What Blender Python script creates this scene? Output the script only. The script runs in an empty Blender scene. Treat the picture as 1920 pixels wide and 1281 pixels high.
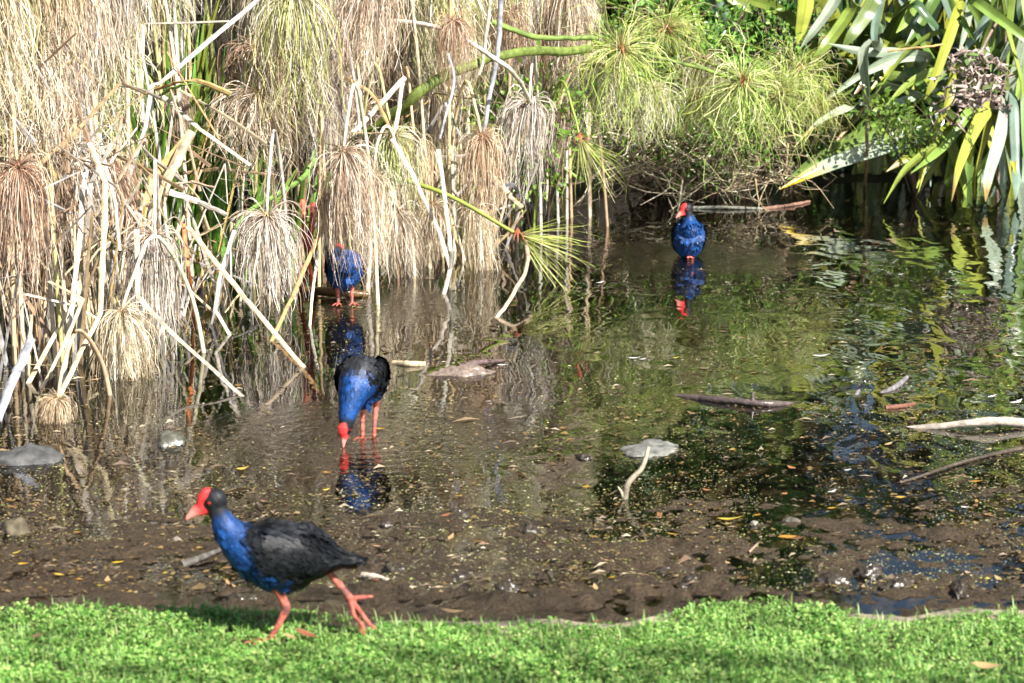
import bpy, math, random
import numpy as np
from mathutils import Vector, Matrix, kdtree, noise as mnoise

# ------------------------------------------------------------------ camera, sky, sun, exposure
scene = bpy.context.scene
COL = scene.collection
FPX, CX, CY, CAMH = 4533.0, 960.0, 640.5, 2.0          # focal length in photo pixels (85 mm), camera height
PITCH = math.atan(815.0 / FPX)
cam_d = bpy.data.cameras.new('camera'); cam = bpy.data.objects.new('camera', cam_d); COL.objects.link(cam)
cam_d.sensor_width = 36; cam_d.lens = FPX * 36 / 1920
cam_d.clip_start = 0.1; cam_d.clip_end = 1000
cam.location = (0, 0, CAMH); cam.rotation_euler = (math.pi / 2 - PITCH, 0, 0)
cam_d.dof.use_dof = True; cam_d.dof.focus_distance = 11.0; cam_d.dof.aperture_fstop = 5.6
scene.camera = cam

SUN_EL = math.radians(41); SUN_AZ = (0.60, -0.80)        # direction towards the sun (x, y)
w = bpy.data.worlds.new('World'); scene.world = w; w.use_nodes = True
nt = w.node_tree; nt.nodes.clear()
sky = nt.nodes.new('ShaderNodeTexSky'); sky.sky_type = 'NISHITA'; sky.sun_disc = False
sky.sun_elevation = SUN_EL; sky.sun_rotation = math.atan2(SUN_AZ[0], SUN_AZ[1])
bg = nt.nodes.new('ShaderNodeBackground'); bg.inputs['Strength'].default_value = 0.05
wo = nt.nodes.new('ShaderNodeOutputWorld')
nt.links.new(sky.outputs[0], bg.inputs[0]); nt.links.new(bg.outputs[0], wo.inputs[0])
sl = bpy.data.lights.new('sun', 'SUN'); sl.energy = 5.0; sl.angle = math.radians(0.5); sl.color = (1.0, 0.95, 0.87)
sun = bpy.data.objects.new('sun', sl); COL.objects.link(sun); sun.location = (6, -8, 12)
to_sun = Vector((SUN_AZ[0] * math.cos(SUN_EL), SUN_AZ[1] * math.cos(SUN_EL), math.sin(SUN_EL)))
sun.rotation_euler = to_sun.to_track_quat('Z', 'Y').to_euler()
vs = scene.view_settings
vs.view_transform = 'Standard'; vs.look = 'None'; vs.gamma = 1; vs.exposure = 1.35; vs.use_curve_mapping = False
scene.cycles.transparent_max_bounces = 24
scene.cycles.max_bounces = 8
scene.cycles.diffuse_bounces = 2

# ------------------------------------------------------------------ helpers
rng = np.random.default_rng(7); random.seed(7)
UP = Vector((0, 0, 1))
FWD = Vector((0, math.cos(PITCH), -math.sin(PITCH))); CUP = Vector((0, math.sin(PITCH), math.cos(PITCH)))
def ray(px, py): return FWD + Vector((1, 0, 0)) * ((px - CX) / FPX) + CUP * ((CY - py) / FPX)
def at(px, py, Y):                      # the point seen at a photo pixel at distance Y
    d = ray(px, py); return Vector((0, 0, CAMH)) + d * (Y / d.y)
def wp(px, py, z=0.0):                  # the point seen at a photo pixel on the level z
    d = ray(px, py); return Vector((0, 0, CAMH)) + d * ((z - CAMH) / d.z)
def mpp(Y): return Y / FPX              # metres per photo pixel at distance Y

def tag(o, label=None, cat=None, group=None, kind=None):
    if label: o['label'] = label
    if cat: o['category'] = cat
    if group: o['group'] = group
    if kind: o['kind'] = kind
    return o
def empty(name, loc, rz=0):
    o = bpy.data.objects.new(name, None); COL.objects.link(o); o.location = loc; o.rotation_euler = (0, 0, rz)
    o.empty_display_size = 0.05
    return o
def link(name, me, mat=None, parent=None, loc=None):
    o = bpy.data.objects.new(name, me); COL.objects.link(o)
    if mat is not None and not me.materials: me.materials.append(mat)
    if parent: o.parent = parent
    if loc is not None: o.location = loc
    return o

class MB:                               # collects vertices, faces and vertex colours into one mesh
    def __init__(s): s.v = []; s.f = {3: [], 4: []}; s.c = []; s.n = 0
    def add(s, v, f, c):
        v = np.asarray(v, float).reshape(-1, 3); f = np.asarray(f, int)
        c = np.asarray(c, float)
        if c.ndim == 1: c = np.tile(c, (len(v), 1))
        s.v.append(v); s.c.append(c[:, :3]); s.f[f.shape[1]].append(f + s.n); s.n += len(v)
    def mesh(s, name, smooth=True):
        v = np.concatenate(s.v); c = np.concatenate(s.c)
        t = np.concatenate(s.f[3]) if s.f[3] else np.zeros((0, 3), int)
        q = np.concatenate(s.f[4]) if s.f[4] else np.zeros((0, 4), int)
        me = bpy.data.meshes.new(name)
        me.vertices.add(len(v)); me.vertices.foreach_set('co', v.astype(np.float32).ravel())
        nl = t.size + q.size
        me.loops.add(nl); me.loops.foreach_set('vertex_index', np.concatenate([t.ravel(), q.ravel()]).astype(np.int32))
        me.polygons.add(len(t) + len(q))
        st = np.concatenate([np.arange(len(t)) * 3, t.size + np.arange(len(q)) * 4])
        me.polygons.foreach_set('loop_start', st.astype(np.int32))
        me.polygons.foreach_set('use_smooth', np.full(len(st), smooth))
        a = me.color_attributes.new('Col', 'FLOAT_COLOR', 'POINT')
        a.data.foreach_set('color', np.concatenate([c, np.ones((len(c), 1))], 1).astype(np.float32).ravel())
        me.update(calc_edges=True); me.validate()
        return me
    def build(s, name, mat, parent=None, loc=None, smooth=True): return link(name, s.mesh(name, smooth), mat, parent, loc)

def norm(a): return a / np.maximum(np.linalg.norm(a, axis=-1, keepdims=True), 1e-9)
def spline(pts, n):                     # Catmull-Rom through the points
    P = np.array([list(p) for p in pts], float)
    if len(P) == 2: return P[0] + (P[1] - P[0]) * np.linspace(0, 1, n)[:, None]
    P = np.vstack([2 * P[0] - P[1], P, 2 * P[-1] - P[-2]])
    m = len(P) - 3; u = np.linspace(0, m - 1e-6, n); i = u.astype(int); t = (u - i)[:, None]
    a, b, c, d = P[i], P[i + 1], P[i + 2], P[i + 3]
    return 0.5 * (2 * b + (c - a) * t + (2 * a - 5 * b + 4 * c - d) * t ** 2 + (3 * b - a - 3 * c + d) * t ** 3)
def poly(pts, n):                       # straight pieces between the points, sharp bends
    P = np.array([list(p) for p in pts], float)
    L = np.r_[0, np.cumsum(np.linalg.norm(np.diff(P, axis=0), axis=1))]
    u = np.unique(np.r_[np.linspace(0, L[-1], n), L])
    return np.stack([np.interp(u, L, P[:, k]) for k in range(3)], 1)
def frames(P, hint):
    T = norm(np.gradient(P, axis=0)); h = np.tile(np.asarray(hint, float), (len(P), 1))
    S = norm(h - (h * T).sum(1, keepdims=True) * T); return T, S, np.cross(T, S)
def tube(mb, P, r, col, k=6, hint=(0.3, 1, 0.2), r2=None, cap=True, sv=0.0):
    P = np.asarray(P, float); n = len(P); r = np.broadcast_to(np.asarray(r, float), (n,)); r2 = r if r2 is None else np.broadcast_to(np.asarray(r2, float), (n,))
    T, S, B = frames(P, hint)
    a = np.arange(k) * 2 * math.pi / k
    V = P[:, None] + S[:, None] * (np.cos(a)[None, :, None] * r[:, None, None]) + B[:, None] * (np.sin(a)[None, :, None] * r2[:, None, None])
    c = np.asarray(col, float); c = np.tile(c, (n, 1)) if c.ndim == 1 else c
    i, j = np.meshgrid(np.arange(n - 1), np.arange(k), indexing='ij'); j2 = (j + 1) % k
    F = np.stack([i * k + j, i * k + j2, (i + 1) * k + j2, (i + 1) * k + j], -1).reshape(-1, 4)
    V = V.reshape(-1, 3); C = np.repeat(c, k, 0)
    if sv: C = C * (1 + sv * np.tile(rng.uniform(-1, 0.6, k), n))[:, None]
    n0 = mb.n
    mb.add(V, F, C)
    if cap:
        for e, o in ((0, 0), (n - 1, (n - 1) * k)):
            ring = V[o:o + k]; cc = np.vstack([ring, P[e:e + 1]])
            f = [(q, (q + 1) % k, k) if e else ((q + 1) % k, q, k) for q in range(k)]
            mb.add(cc, np.array(f), np.tile(c[e], (k + 1, 1)))
    return n0
def strap(mb, P, wid, col, hint, fold=0.25, thick=0.0015, veins=(1, 0.88, 1)):   # a strap leaf: V-folded blade with two faces
    P = np.asarray(P, float); n = len(P); wid = np.broadcast_to(np.asarray(wid, float), (n,))
    T = norm(np.gradient(P, axis=0)); h = np.asarray(hint, float); h = np.tile(h, (n, 1)) if h.ndim == 1 else h
    S = norm(h - (h * T).sum(1, keepdims=True) * T); B = np.cross(T, S)
    h = wid[:, None] / 2
    m = len(veins); tt = np.linspace(-1, 1, m)
    c = np.asarray(col, float); c = np.tile(c, (n, 1)) if c.ndim == 1 else c
    V0 = P[:, None] + S[:, None] * (h[:, None] * tt[None, :, None]) + B[:, None] * (fold * h[:, None] * (np.abs(tt) ** 1.3)[None, :, None])
    i, j = np.meshgrid(np.arange(n - 1), np.arange(m - 1), indexing='ij'); o = i * m + j
    F = np.stack([o, o + 1, o + m + 1, o + m], -1).reshape(-1, 4)
    C = (c[:, None] * np.asarray(veins, float)[None, :, None]).reshape(-1, 3)
    mb.add(V0.reshape(-1, 3), F, C); mb.add((V0 - B[:, None] * thick).reshape(-1, 3), F[:, ::-1], C)

def fbm(x, y, sc, seed, oc=4):          # cheap vector value noise on arrays
    def h(i, j):
        n = np.sin(i * 127.1 + j * 311.7 + seed * 74.7) * 43758.5453; return n - np.floor(n)
    out = 0; a = 1; tot = 0
    for o in range(oc):
        X = x * sc * 2 ** o + 17.3 * o; Y = y * sc * 2 ** o - 9.1 * o
        i = np.floor(X); j = np.floor(Y); u = X - i; v = Y - j; u = u * u * (3 - 2 * u); v = v * v * (3 - 2 * v)
        out = out + a * ((h(i, j) * (1 - u) + h(i + 1, j) * u) * (1 - v) + (h(i, j + 1) * (1 - u) + h(i + 1, j + 1) * u) * v)
        tot += a; a *= 0.5
    return out / tot
def sstep(a, b, x): t = np.clip((x - a) / (b - a), 0, 1); return t * t * (3 - 2 * t)

# ------------------------------------------------------------------ materials
def mat_base(name):
    m = bpy.data.materials.new(name); m.use_nodes = True; t = m.node_tree
    return m, t, t.nodes['Principled BSDF'], t.nodes['Material Output']
def N(t, kind, **kw):
    n = t.nodes.new(kind)
    for k, v in kw.items():
        if k in n.inputs: n.inputs[k].default_value = v
        else: setattr(n, k, v)
    return n
def plant_mat(name, rough=0.6, trans=0.25, var=0.35, nscale=25, spec=0.4, stripes=0.0, bump=0.0, hue=0.02):
    """colour of the piece (Col) with mottling and per-object variation, some light let through"""
    m, t, b, out = mat_base(name)
    vc = N(t, 'ShaderNodeVertexColor', layer_name='Col')
    tc = N(t, 'ShaderNodeTexCoord'); nz = N(t, 'ShaderNodeTexNoise', Scale=nscale, Detail=4.0)
    t.links.new(tc.outputs['Object'], nz.inputs['Vector'])
    oi = N(t, 'ShaderNodeObjectInfo')
    mr = N(t, 'ShaderNodeMapRange'); mr.inputs['From Min'].default_value = 0.25; mr.inputs['From Max'].default_value = 0.75
    mr.inputs['To Min'].default_value = 1 - var; mr.inputs['To Max'].default_value = 1 + var
    t.links.new(nz.outputs[0], mr.inputs['Value'])
    mr2 = N(t, 'ShaderNodeMapRange'); mr2.inputs['To Min'].default_value = 0.86; mr2.inputs['To Max'].default_value = 1.12
    t.links.new(oi.outputs['Random'], mr2.inputs['Value'])
    mul = N(t, 'ShaderNodeMath', operation='MULTIPLY'); t.links.new(mr.outputs[0], mul.inputs[0]); t.links.new(mr2.outputs[0], mul.inputs[1])
    hs = N(t, 'ShaderNodeHueSaturation'); t.links.new(vc.outputs[0], hs.inputs['Color']); t.links.new(mul.outputs[0], hs.inputs['Value'])
    mr3 = N(t, 'ShaderNodeMapRange'); mr3.inputs['To Min'].default_value = 0.5 - hue; mr3.inputs['To Max'].default_value = 0.5 + hue
    t.links.new(oi.outputs['Random'], mr3.inputs['Value']); t.links.new(mr3.outputs[0], hs.inputs['Hue'])
    t.links.new(hs.outputs[0], b.inputs['Base Color'])
    b.inputs['Roughness'].default_value = rough; b.inputs['Specular IOR Level'].default_value = spec
    if bump:
        bp = N(t, 'ShaderNodeBump', Strength=bump, Distance=0.004); t.links.new(nz.outputs[0], bp.inputs['Height']); t.links.new(bp.outputs[0], b.inputs['Normal'])
    if trans:
        tr = N(t, 'ShaderNodeBsdfTranslucent'); t.links.new(hs.outputs[0], tr.inputs['Color'])
        mx = N(t, 'ShaderNodeMixShader'); mx.inputs[0].default_value = trans
        t.links.new(b.outputs[0], mx.inputs[1]); t.links.new(tr.outputs[0], mx.inputs[2]); t.links.new(mx.outputs[0], out.inputs['Surface'])
    return m
M_RAY = plant_mat('papyrus_rays', 0.65, 0.10, 0.35, 14)
M_STEM = plant_mat('papyrus_stem', 0.5, 0.0, 0.35, 30, bump=0.3)
M_REED = plant_mat('dry_reed', 0.6, 0.05, 0.55, 26, bump=0.5)
M_GREEN = plant_mat('green_blade', 0.42, 0.3, 0.25, 12)
M_FLAX = plant_mat('flax_leaf', 0.32, 0.2, 0.22, 8, spec=0.7)
M_LEAF = plant_mat('shrub_leaf', 0.32, 0.3, 0.25, 30, spec=0.7)
M_BARK = plant_mat('bark', 0.8, 0, 0.5, 40, bump=0.8)
M_WET = plant_mat('wet_wood', 0.3, 0, 0.6, 50, bump=0.9, spec=0.6)
M_STONE = plant_mat('stone', 0.75, 0, 0.5, 35, bump=1.0)
M_COVER = plant_mat('ground_cover', 0.5, 0.35, 0.25, 6)
M_LITTER = plant_mat('litter', 0.55, 0.15, 0.3, 60)

# ground: vertex colour zones, lumpy wet grain
m, t, b, out = mat_base('ground'); M_GROUND = m
vc = N(t, 'ShaderNodeVertexColor', layer_name='Col'); tc = N(t, 'ShaderNodeTexCoord')
n1 = N(t, 'ShaderNodeTexNoise', Scale=14.0, Detail=8.0, Roughness=0.65); t.links.new(tc.outputs['Object'], n1.inputs['Vector'])
n2 = N(t, 'ShaderNodeTexNoise', Scale=90.0, Detail=5.0, Roughness=0.7); t.links.new(tc.outputs['Object'], n2.inputs['Vector'])
r1 = N(t, 'ShaderNodeMapRange'); r1.inputs['From Min'].default_value = 0.3; r1.inputs['From Max'].default_value = 0.7; r1.inputs['To Min'].default_value = 0.55; r1.inputs['To Max'].default_value = 1.5
t.links.new(n1.outputs[0], r1.inputs['Value'])
r2 = N(t, 'ShaderNodeMapRange'); r2.inputs['From Min'].default_value = 0.3; r2.inputs['From Max'].default_value = 0.7; r2.inputs['To Min'].default_value = 0.55; r2.inputs['To Max'].default_value = 1.5
t.links.new(n2.outputs[0], r2.inputs['Value'])
mu = N(t, 'ShaderNodeMath', operation='MULTIPLY'); t.links.new(r1.outputs[0], mu.inputs[0]); t.links.new(r2.outputs[0], mu.inputs[1])
hs = N(t, 'ShaderNodeHueSaturation'); t.links.new(vc.outputs[0], hs.inputs['Color']); t.links.new(mu.outputs[0], hs.inputs['Value']); t.links.new(hs.outputs[0], b.inputs['Base Color'])
rr = N(t, 'ShaderNodeMapRange'); rr.inputs['From Min'].default_value = 0.35; rr.inputs['From Max'].default_value = 0.65; rr.inputs['To Min'].default_value = 0.2; rr.inputs['To Max'].default_value = 0.6
t.links.new(n2.outputs[0], rr.inputs['Value']); t.links.new(rr.outputs[0], b.inputs['Roughness'])
bp = N(t, 'ShaderNodeBump', Strength=1.0, Distance=0.022); t.links.new(n2.outputs[0], bp.inputs['Height'])
bp2 = N(t, 'ShaderNodeBump', Strength=0.6, Distance=0.03); t.links.new(n1.outputs[0], bp2.inputs['Height']); t.links.new(bp.outputs[0], bp2.inputs['Normal']); t.links.new(bp2.outputs[0], b.inputs['Normal'])

RINGS = [tuple(wp(672, 818))[:2], tuple(wp(645, 573))[:2], tuple(wp(1292, 484))[:2]]
# water: see-through brown tint plus a Fresnel mirror, gentle ripples
m, t, b, out = mat_base('water'); M_WATER = m; t.nodes.remove(b)
geo = N(t, 'ShaderNodeNewGeometry')
mp = N(t, 'ShaderNodeMapping'); mp.inputs['Scale'].default_value = (1.0, 0.55, 1.0); t.links.new(geo.outputs['Position'], mp.inputs['Vector'])
wa = N(t, 'ShaderNodeTexNoise', Scale=5.0, Detail=1.6, Roughness=0.4, Distortion=0.6); t.links.new(mp.outputs[0], wa.inputs['Vector'])
wb = N(t, 'ShaderNodeTexNoise', Scale=38.0, Detail=2.0); t.links.new(mp.outputs[0], wb.inputs['Vector'])
mk = N(t, 'ShaderNodeTexNoise', Scale=0.5, Detail=1.0); t.links.new(geo.outputs['Position'], mk.inputs['Vector'])
sx = N(t, 'ShaderNodeSeparateXYZ'); t.links.new(geo.outputs['Position'], sx.inputs[0])
xr = N(t, 'ShaderNodeMapRange'); xr.inputs['From Min'].default_value = -0.6; xr.inputs['From Max'].default_value = 1.2; xr.inputs['To Min'].default_value = 0.3; xr.inputs['To Max'].default_value = 1.0
t.links.new(sx.outputs[0], xr.inputs['Value'])
ba = N(t, 'ShaderNodeBump', Distance=0.0068); t.links.new(xr.outputs[0], ba.inputs['Strength']); t.links.new(wa.outputs[0], ba.inputs['Height'])
yr = N(t, 'ShaderNodeMapRange'); yr.inputs['From Min'].default_value = 8.9; yr.inputs['From Max'].default_value = 10.6; yr.inputs['To Min'].default_value = 0.35; yr.inputs['To Max'].default_value = 0.05; t.links.new(sx.outputs[1], yr.inputs['Value'])
bb = N(t, 'ShaderNodeBump', Distance=0.0009); t.links.new(yr.outputs[0], bb.inputs['Strength']); t.links.new(wb.outputs[0], bb.inputs['Height']); t.links.new(ba.outputs[0], bb.inputs['Normal'])
last = bb
for (cx_, cy_, amp) in ((RINGS[0][0], RINGS[0][1], 0.0009), (RINGS[1][0], RINGS[1][1], 0.0006), (RINGS[2][0], RINGS[2][1], 0.0008)):
    ds = N(t, 'ShaderNodeVectorMath', operation='DISTANCE'); ds.inputs[1].default_value = (cx_, cy_, 0); t.links.new(geo.outputs['Position'], ds.inputs[0])
    sn = N(t, 'ShaderNodeMath', operation='MULTIPLY'); sn.inputs[1].default_value = 75.0; t.links.new(ds.outputs['Value'], sn.inputs[0])
    ad = N(t, 'ShaderNodeMath', operation='MULTIPLY_ADD'); t.links.new(wb.outputs[0], ad.inputs[0]); ad.inputs[1].default_value = 9.0; t.links.new(sn.outputs[0], ad.inputs[2])
    si = N(t, 'ShaderNodeMath', operation='SINE'); t.links.new(ad.outputs[0], si.inputs[0])
    fa_ = N(t, 'ShaderNodeMapRange'); fa_.inputs['From Min'].default_value = 0.02; fa_.inputs['From Max'].default_value = 0.75; fa_.inputs['To Min'].default_value = 1.0; fa_.inputs['To Max'].default_value = 0.0; t.links.new(ds.outputs['Value'], fa_.inputs['Value'])
    bc = N(t, 'ShaderNodeBump', Distance=amp); t.links.new(fa_.outputs[0], bc.inputs['Strength']); t.links.new(si.outputs[0], bc.inputs['Height']); t.links.new(last.outputs[0], bc.inputs['Normal']); last = bc
bb = last
fr = N(t, 'ShaderNodeFresnel', IOR=1.33); t.links.new(bb.outputs[0], fr.inputs['Normal'])
gl = N(t, 'ShaderNodeBsdfGlossy', Roughness=0.0); gl.inputs['Color'].default_value = (1, 1, 1, 1); t.links.new(bb.outputs[0], gl.inputs['Normal'])
tp = N(t, 'ShaderNodeBsdfTransparent'); tp.inputs['Color'].default_value = (0.88, 0.83, 0.70, 1)
mx = N(t, 'ShaderNodeMixShader'); t.links.new(fr.outputs[0], mx.inputs[0]); t.links.new(tp.outputs[0], mx.inputs[1]); t.links.new(gl.outputs[0], mx.inputs[2])
t.links.new(mx.outputs[0], out.inputs['Surface'])

# bird plumage / horn
m, t, b, out = mat_base('plumage'); M_BIRD = m
vc = N(t, 'ShaderNodeVertexColor', layer_name='Col'); tc = N(t, 'ShaderNodeTexCoord')
nz = N(t, 'ShaderNodeTexNoise', Scale=55.0, Detail=5.0, Roughness=0.7); t.links.new(tc.outputs['Object'], nz.inputs['Vector'])
mr = N(t, 'ShaderNodeMapRange'); mr.inputs['From Min'].default_value = 0.3; mr.inputs['From Max'].default_value = 0.7; mr.inputs['To Min'].default_value = 0.6; mr.inputs['To Max'].default_value = 1.45
t.links.new(nz.outputs[0], mr.inputs['Value'])
hs = N(t, 'ShaderNodeHueSaturation'); t.links.new(vc.outputs[0], hs.inputs['Color']); t.links.new(mr.outputs[0], hs.inputs['Value']); t.links.new(hs.outputs[0], b.inputs['Base Color'])
b.inputs['Roughness'].default_value = 0.5; b.inputs['Specular IOR Level'].default_value = 0.25
b.inputs['Sheen Weight'].default_value = 0.0
bp = N(t, 'ShaderNodeBump', Strength=0.35, Distance=0.004); t.links.new(nz.outputs[0], bp.inputs['Height']); t.links.new(bp.outputs[0], b.inputs['Normal'])
m, t, b, out = mat_base('eye'); M_EYE = m
vc = N(t, 'ShaderNodeVertexColor', layer_name='Col'); t.links.new(vc.outputs[0], b.inputs['Base Color']); b.inputs['Roughness'].default_value = 0.08

# ------------------------------------------------------------------ the lie of the land
GZ = 0.05                                # height of the lawn's edge above the water
edge_px = [(-400, 1122), (0, 1126), (150, 1118), (300, 1130), (420, 1132), (560, 1136), (700, 1150), (850, 1143), (1000, 1142), (1150, 1152), (1250, 1135), (1330, 1112), (1420, 1104), (1500, 1118), (1580, 1137), (1700, 1140), (1800, 1126), (1920, 1128), (2300, 1120)]
EDG = np.array([list(wp(x, y + 15, GZ))[:2] for x, y in edge_px])
back_px = [(-500, 720), (-100, 690), (150, 640), (430, 540), (600, 470), (700, 440), (900, 420), (1000, 372), (1300, 350), (1450, 345), (1700, 340), (2100, 335), (2600, 335)]
BCK = np.array([list(wp(x, y))[:2] for x, y in back_px])
def edgeY(x): return np.interp(x, EDG[:, 0], EDG[:, 1])
def backY(x): return np.interp(x, BCK[:, 0], BCK[:, 1])
def tz(x, y):
    x = np.asarray(x, float); y = np.asarray(y, float)
    d = y - edgeY(x) + 0.05 * (fbm(x, y, 7, 3, 2) - 0.5)
    lawn = GZ + 0.04 * sstep(0, 1.2, -d) + 0.02 * (fbm(x, y, 3, 1, 2) - 0.5)
    lum = fbm(x, y, 5, 5, 5) - 0.5; lum2 = fbm(x, y, 22, 9, 3) - 0.5
    mud = 0.007 - 0.008 * np.clip(d, 0, 2) - 0.045 * np.clip(d - 1.3, 0, 3) + (0.05 * lum + (0.036 + 0.035 * sstep(0.45, 0.6, fbm(x, y, 2.5, 77, 2)) * (1 - sstep(1.0, 1.6, d))) * lum2) * (1 - 0.3 * sstep(1.5, 3, d))
    mud = np.maximum(mud, -0.3)
    z = lawn + (mud - lawn) * sstep(-0.02, 0.09, d)
    e = y - backY(x)
    bank = 0.02 + 0.10 * sstep(0, 1.0, e) + 0.5 * sstep(0.8, 5, e) + 1.3 * sstep(2.2, 5.5, e) + 2.0 * sstep(6, 40, e) + 0.05 * (fbm(x, y, 2, 8, 3) - 0.5)
    return z + (bank - z) * sstep(-0.5, 0.15, e)
def rimx(x): return sstep(-.47, -.3, x) * (1 - sstep(.4, .5, x)) + sstep(.9, 1.0, x)
def tz1(x, y): return float(tz(np.array([x]), np.array([y]))[0])

xs = np.unique(np.r_[np.linspace(-90, -4, 24), np.linspace(-4, -1.75, 30), np.linspace(-1.75, 1.75, 270), np.linspace(1.75, 4, 30), np.linspace(4, 90, 24)])
ys = np.unique(np.r_[np.linspace(-30, 5, 10), np.linspace(5, 6.5, 40), np.linspace(6.5, 9.2, 210), np.linspace(9.2, 18, 110), np.linspace(18, 30, 30), np.linspace(30, 160, 20)])
X, Y = np.meshgrid(xs, ys, indexing='ij'); Z = tz(X, Y)
D = Y - edgeY(X) + 0.05 * (fbm(X, Y, 7, 3, 2) - 0.5); Eb = Y - backY(X)
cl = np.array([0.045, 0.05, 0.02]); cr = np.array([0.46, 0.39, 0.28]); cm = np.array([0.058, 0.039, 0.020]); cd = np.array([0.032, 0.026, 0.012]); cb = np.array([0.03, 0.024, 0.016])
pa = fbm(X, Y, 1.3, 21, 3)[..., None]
C = cm * (0.75 + 0.5 * pa) + (cd - cm) * sstep(1.0, 4.0, D)[..., None]  # darker sediment tone outward also stands in for light lost in deeper water
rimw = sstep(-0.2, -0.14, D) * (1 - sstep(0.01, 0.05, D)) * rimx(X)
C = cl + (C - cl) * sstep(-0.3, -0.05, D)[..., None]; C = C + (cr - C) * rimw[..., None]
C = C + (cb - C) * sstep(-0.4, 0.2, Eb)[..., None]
nx, ny = X.shape; ii, jj = np.meshgrid(np.arange(nx - 1), np.arange(ny - 1), indexing='ij'); o = ii * ny + jj
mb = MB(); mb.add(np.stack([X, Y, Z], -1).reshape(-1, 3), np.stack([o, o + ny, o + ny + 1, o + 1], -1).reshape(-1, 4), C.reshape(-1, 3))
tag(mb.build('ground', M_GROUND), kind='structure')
mb = MB(); mb.add([(-60, 5.0, 0), (60, 5.0, 0), (60, 24, 0), (-60, 24, 0)], [(0, 1, 2, 3)], (0.1, 0.1, 0.05))
tag(mb.build('pond_water', M_WATER), kind='structure')

# ------------------------------------------------------------------ papyrus heads
PAL = {  # darkest tones: brown strands, also painted shade for the gaps between strands
    'straw': [(0.70, 0.59, 0.44), (0.77, 0.69, 0.57), (0.42, 0.30, 0.19), (0.79, 0.73, 0.63), (0.24, 0.16, 0.10), (0.60, 0.48, 0.34), (0.50, 0.37, 0.24)],
    'grey': [(0.66, 0.59, 0.52), (0.40, 0.33, 0.27), (0.76, 0.71, 0.64), (0.22, 0.17, 0.13), (0.56, 0.49, 0.42), (0.46, 0.38, 0.31)],
    'tan': [(0.60, 0.45, 0.28), (0.68, 0.55, 0.39), (0.34, 0.22, 0.13), (0.72, 0.63, 0.49), (0.24, 0.15, 0.08), (0.5, 0.35, 0.2)],
    'brown': [(0.28, 0.20, 0.13), (0.40, 0.31, 0.22), (0.16, 0.11, 0.07), (0.52, 0.43, 0.33)],
    'mixed': [(0.66, 0.60, 0.48), (0.38, 0.40, 0.12), (0.48, 0.48, 0.18), (0.70, 0.66, 0.56), (0.56, 0.53, 0.30), (0.28, 0.34, 0.10)],
    'green': [(0.33, 0.42, 0.08), (0.42, 0.48, 0.12), (0.24, 0.34, 0.05), (0.52, 0.51, 0.22), (0.58, 0.54, 0.32), (0.36, 0.45, 0.09)],
}
def rays_mesh(name, seed, n, L, pal, mode='mop', reach=0.14, wid=0.0042, curl=0.012, bias=None, cone=None, top=28):
    r = np.random.default_rng(seed); S = 9
    phi = r.uniform(0, 2 * math.pi, n)
    if mode == 'mop': el = np.radians(r.uniform(-70, top, n))
    else: el = np.arcsin(r.uniform(-0.85, 0.75, n))
    d0 = np.stack([np.cos(el) * np.cos(phi), np.cos(el) * np.sin(phi), np.sin(el)], 1)
    if bias is None:                    # strands hang together in tufts
        kc = r.integers(0, 46, n); d0 = norm(d0 * 0.55 + d0[:46][kc] * 0.75 + r.normal(size=3) * 0.10 + r.normal(size=(n, 3)) * np.where(r.uniform(0, 1, (n, 1)) < 0.2, 0.6, 0.10)); phi = np.arctan2(d0[:, 1], d0[:, 0])
    else: kc = r.integers(0, 46, n)
    if bias is not None: d0 = norm(d0 * (cone or 0.8) + np.array(bias))
    ln = L * r.uniform(0.4, 1.05, n) * r.uniform(0.7, 1.2, 46)[kc]
    lb = reach * r.uniform(0.5, 1.5, n) * (1.0 if mode == 'mop' else 5.0)
    P = np.zeros((n, S + 1, 3)); p = d0 * 0.012; P[:, 0] = p
    down = np.array([0, 0, -1.0]); ph = r.uniform(0, 6.28, (n, 3)); fq = r.uniform(10, 26, (n, 3))
    step = ln / S; rad = norm(np.stack([np.cos(phi), np.sin(phi), 0 * phi], 1))
    for s in range(1, S + 1):
        u = (s - 0.5) * step; k = np.clip(u / (lb * 1.9), 0, 1)[:, None]; k = k * k * (3 - 2 * k)
        kk = k if mode == 'mop' else 0.75 * k
        d = norm(d0 * (1 - kk) + down * kk + rad * (0.10 * kk))
        p = p + d * step[:, None]
        a = curl * (u / L)[:, None] ** 1.3
        P[:, s] = p + np.sin(fq * u[:, None] + ph) * a
    T = norm(np.gradient(P, axis=1)); rv = norm(r.normal(size=(n, 1, 3))); W = norm(np.cross(T, np.broadcast_to(rv, T.shape)))
    taper = np.interp(np.linspace(0, 1, S + 1), [0, 0.15, 0.75, 1], [0.8, 1, 0.85, 0.3])[None, :, None] * (wid * r.uniform(0.6, 1.4, n))[:, None, None] / 2
    V = np.stack([P - W * taper, P + W * taper], 2)
    pc = np.array(PAL[pal]); c = pc[r.integers(0, len(pc), n)] * r.uniform(0.8, 1.15, (n, 1))
    g = np.linspace(0, 1, S + 1)
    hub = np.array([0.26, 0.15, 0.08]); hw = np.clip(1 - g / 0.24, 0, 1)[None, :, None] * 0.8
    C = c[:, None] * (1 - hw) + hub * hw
    C = np.repeat(C[:, :, None], 2, 2)
    i, s = np.meshgrid(np.arange(n), np.arange(S), indexing='ij'); o = (i * (S + 1) + s) * 2
    F = np.stack([o, o + 1, o + 3, o + 2], -1).reshape(-1, 4)
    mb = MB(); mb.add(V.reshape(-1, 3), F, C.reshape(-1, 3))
    me = mb.mesh(name); me.materials.append(M_RAY); return me
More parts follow.
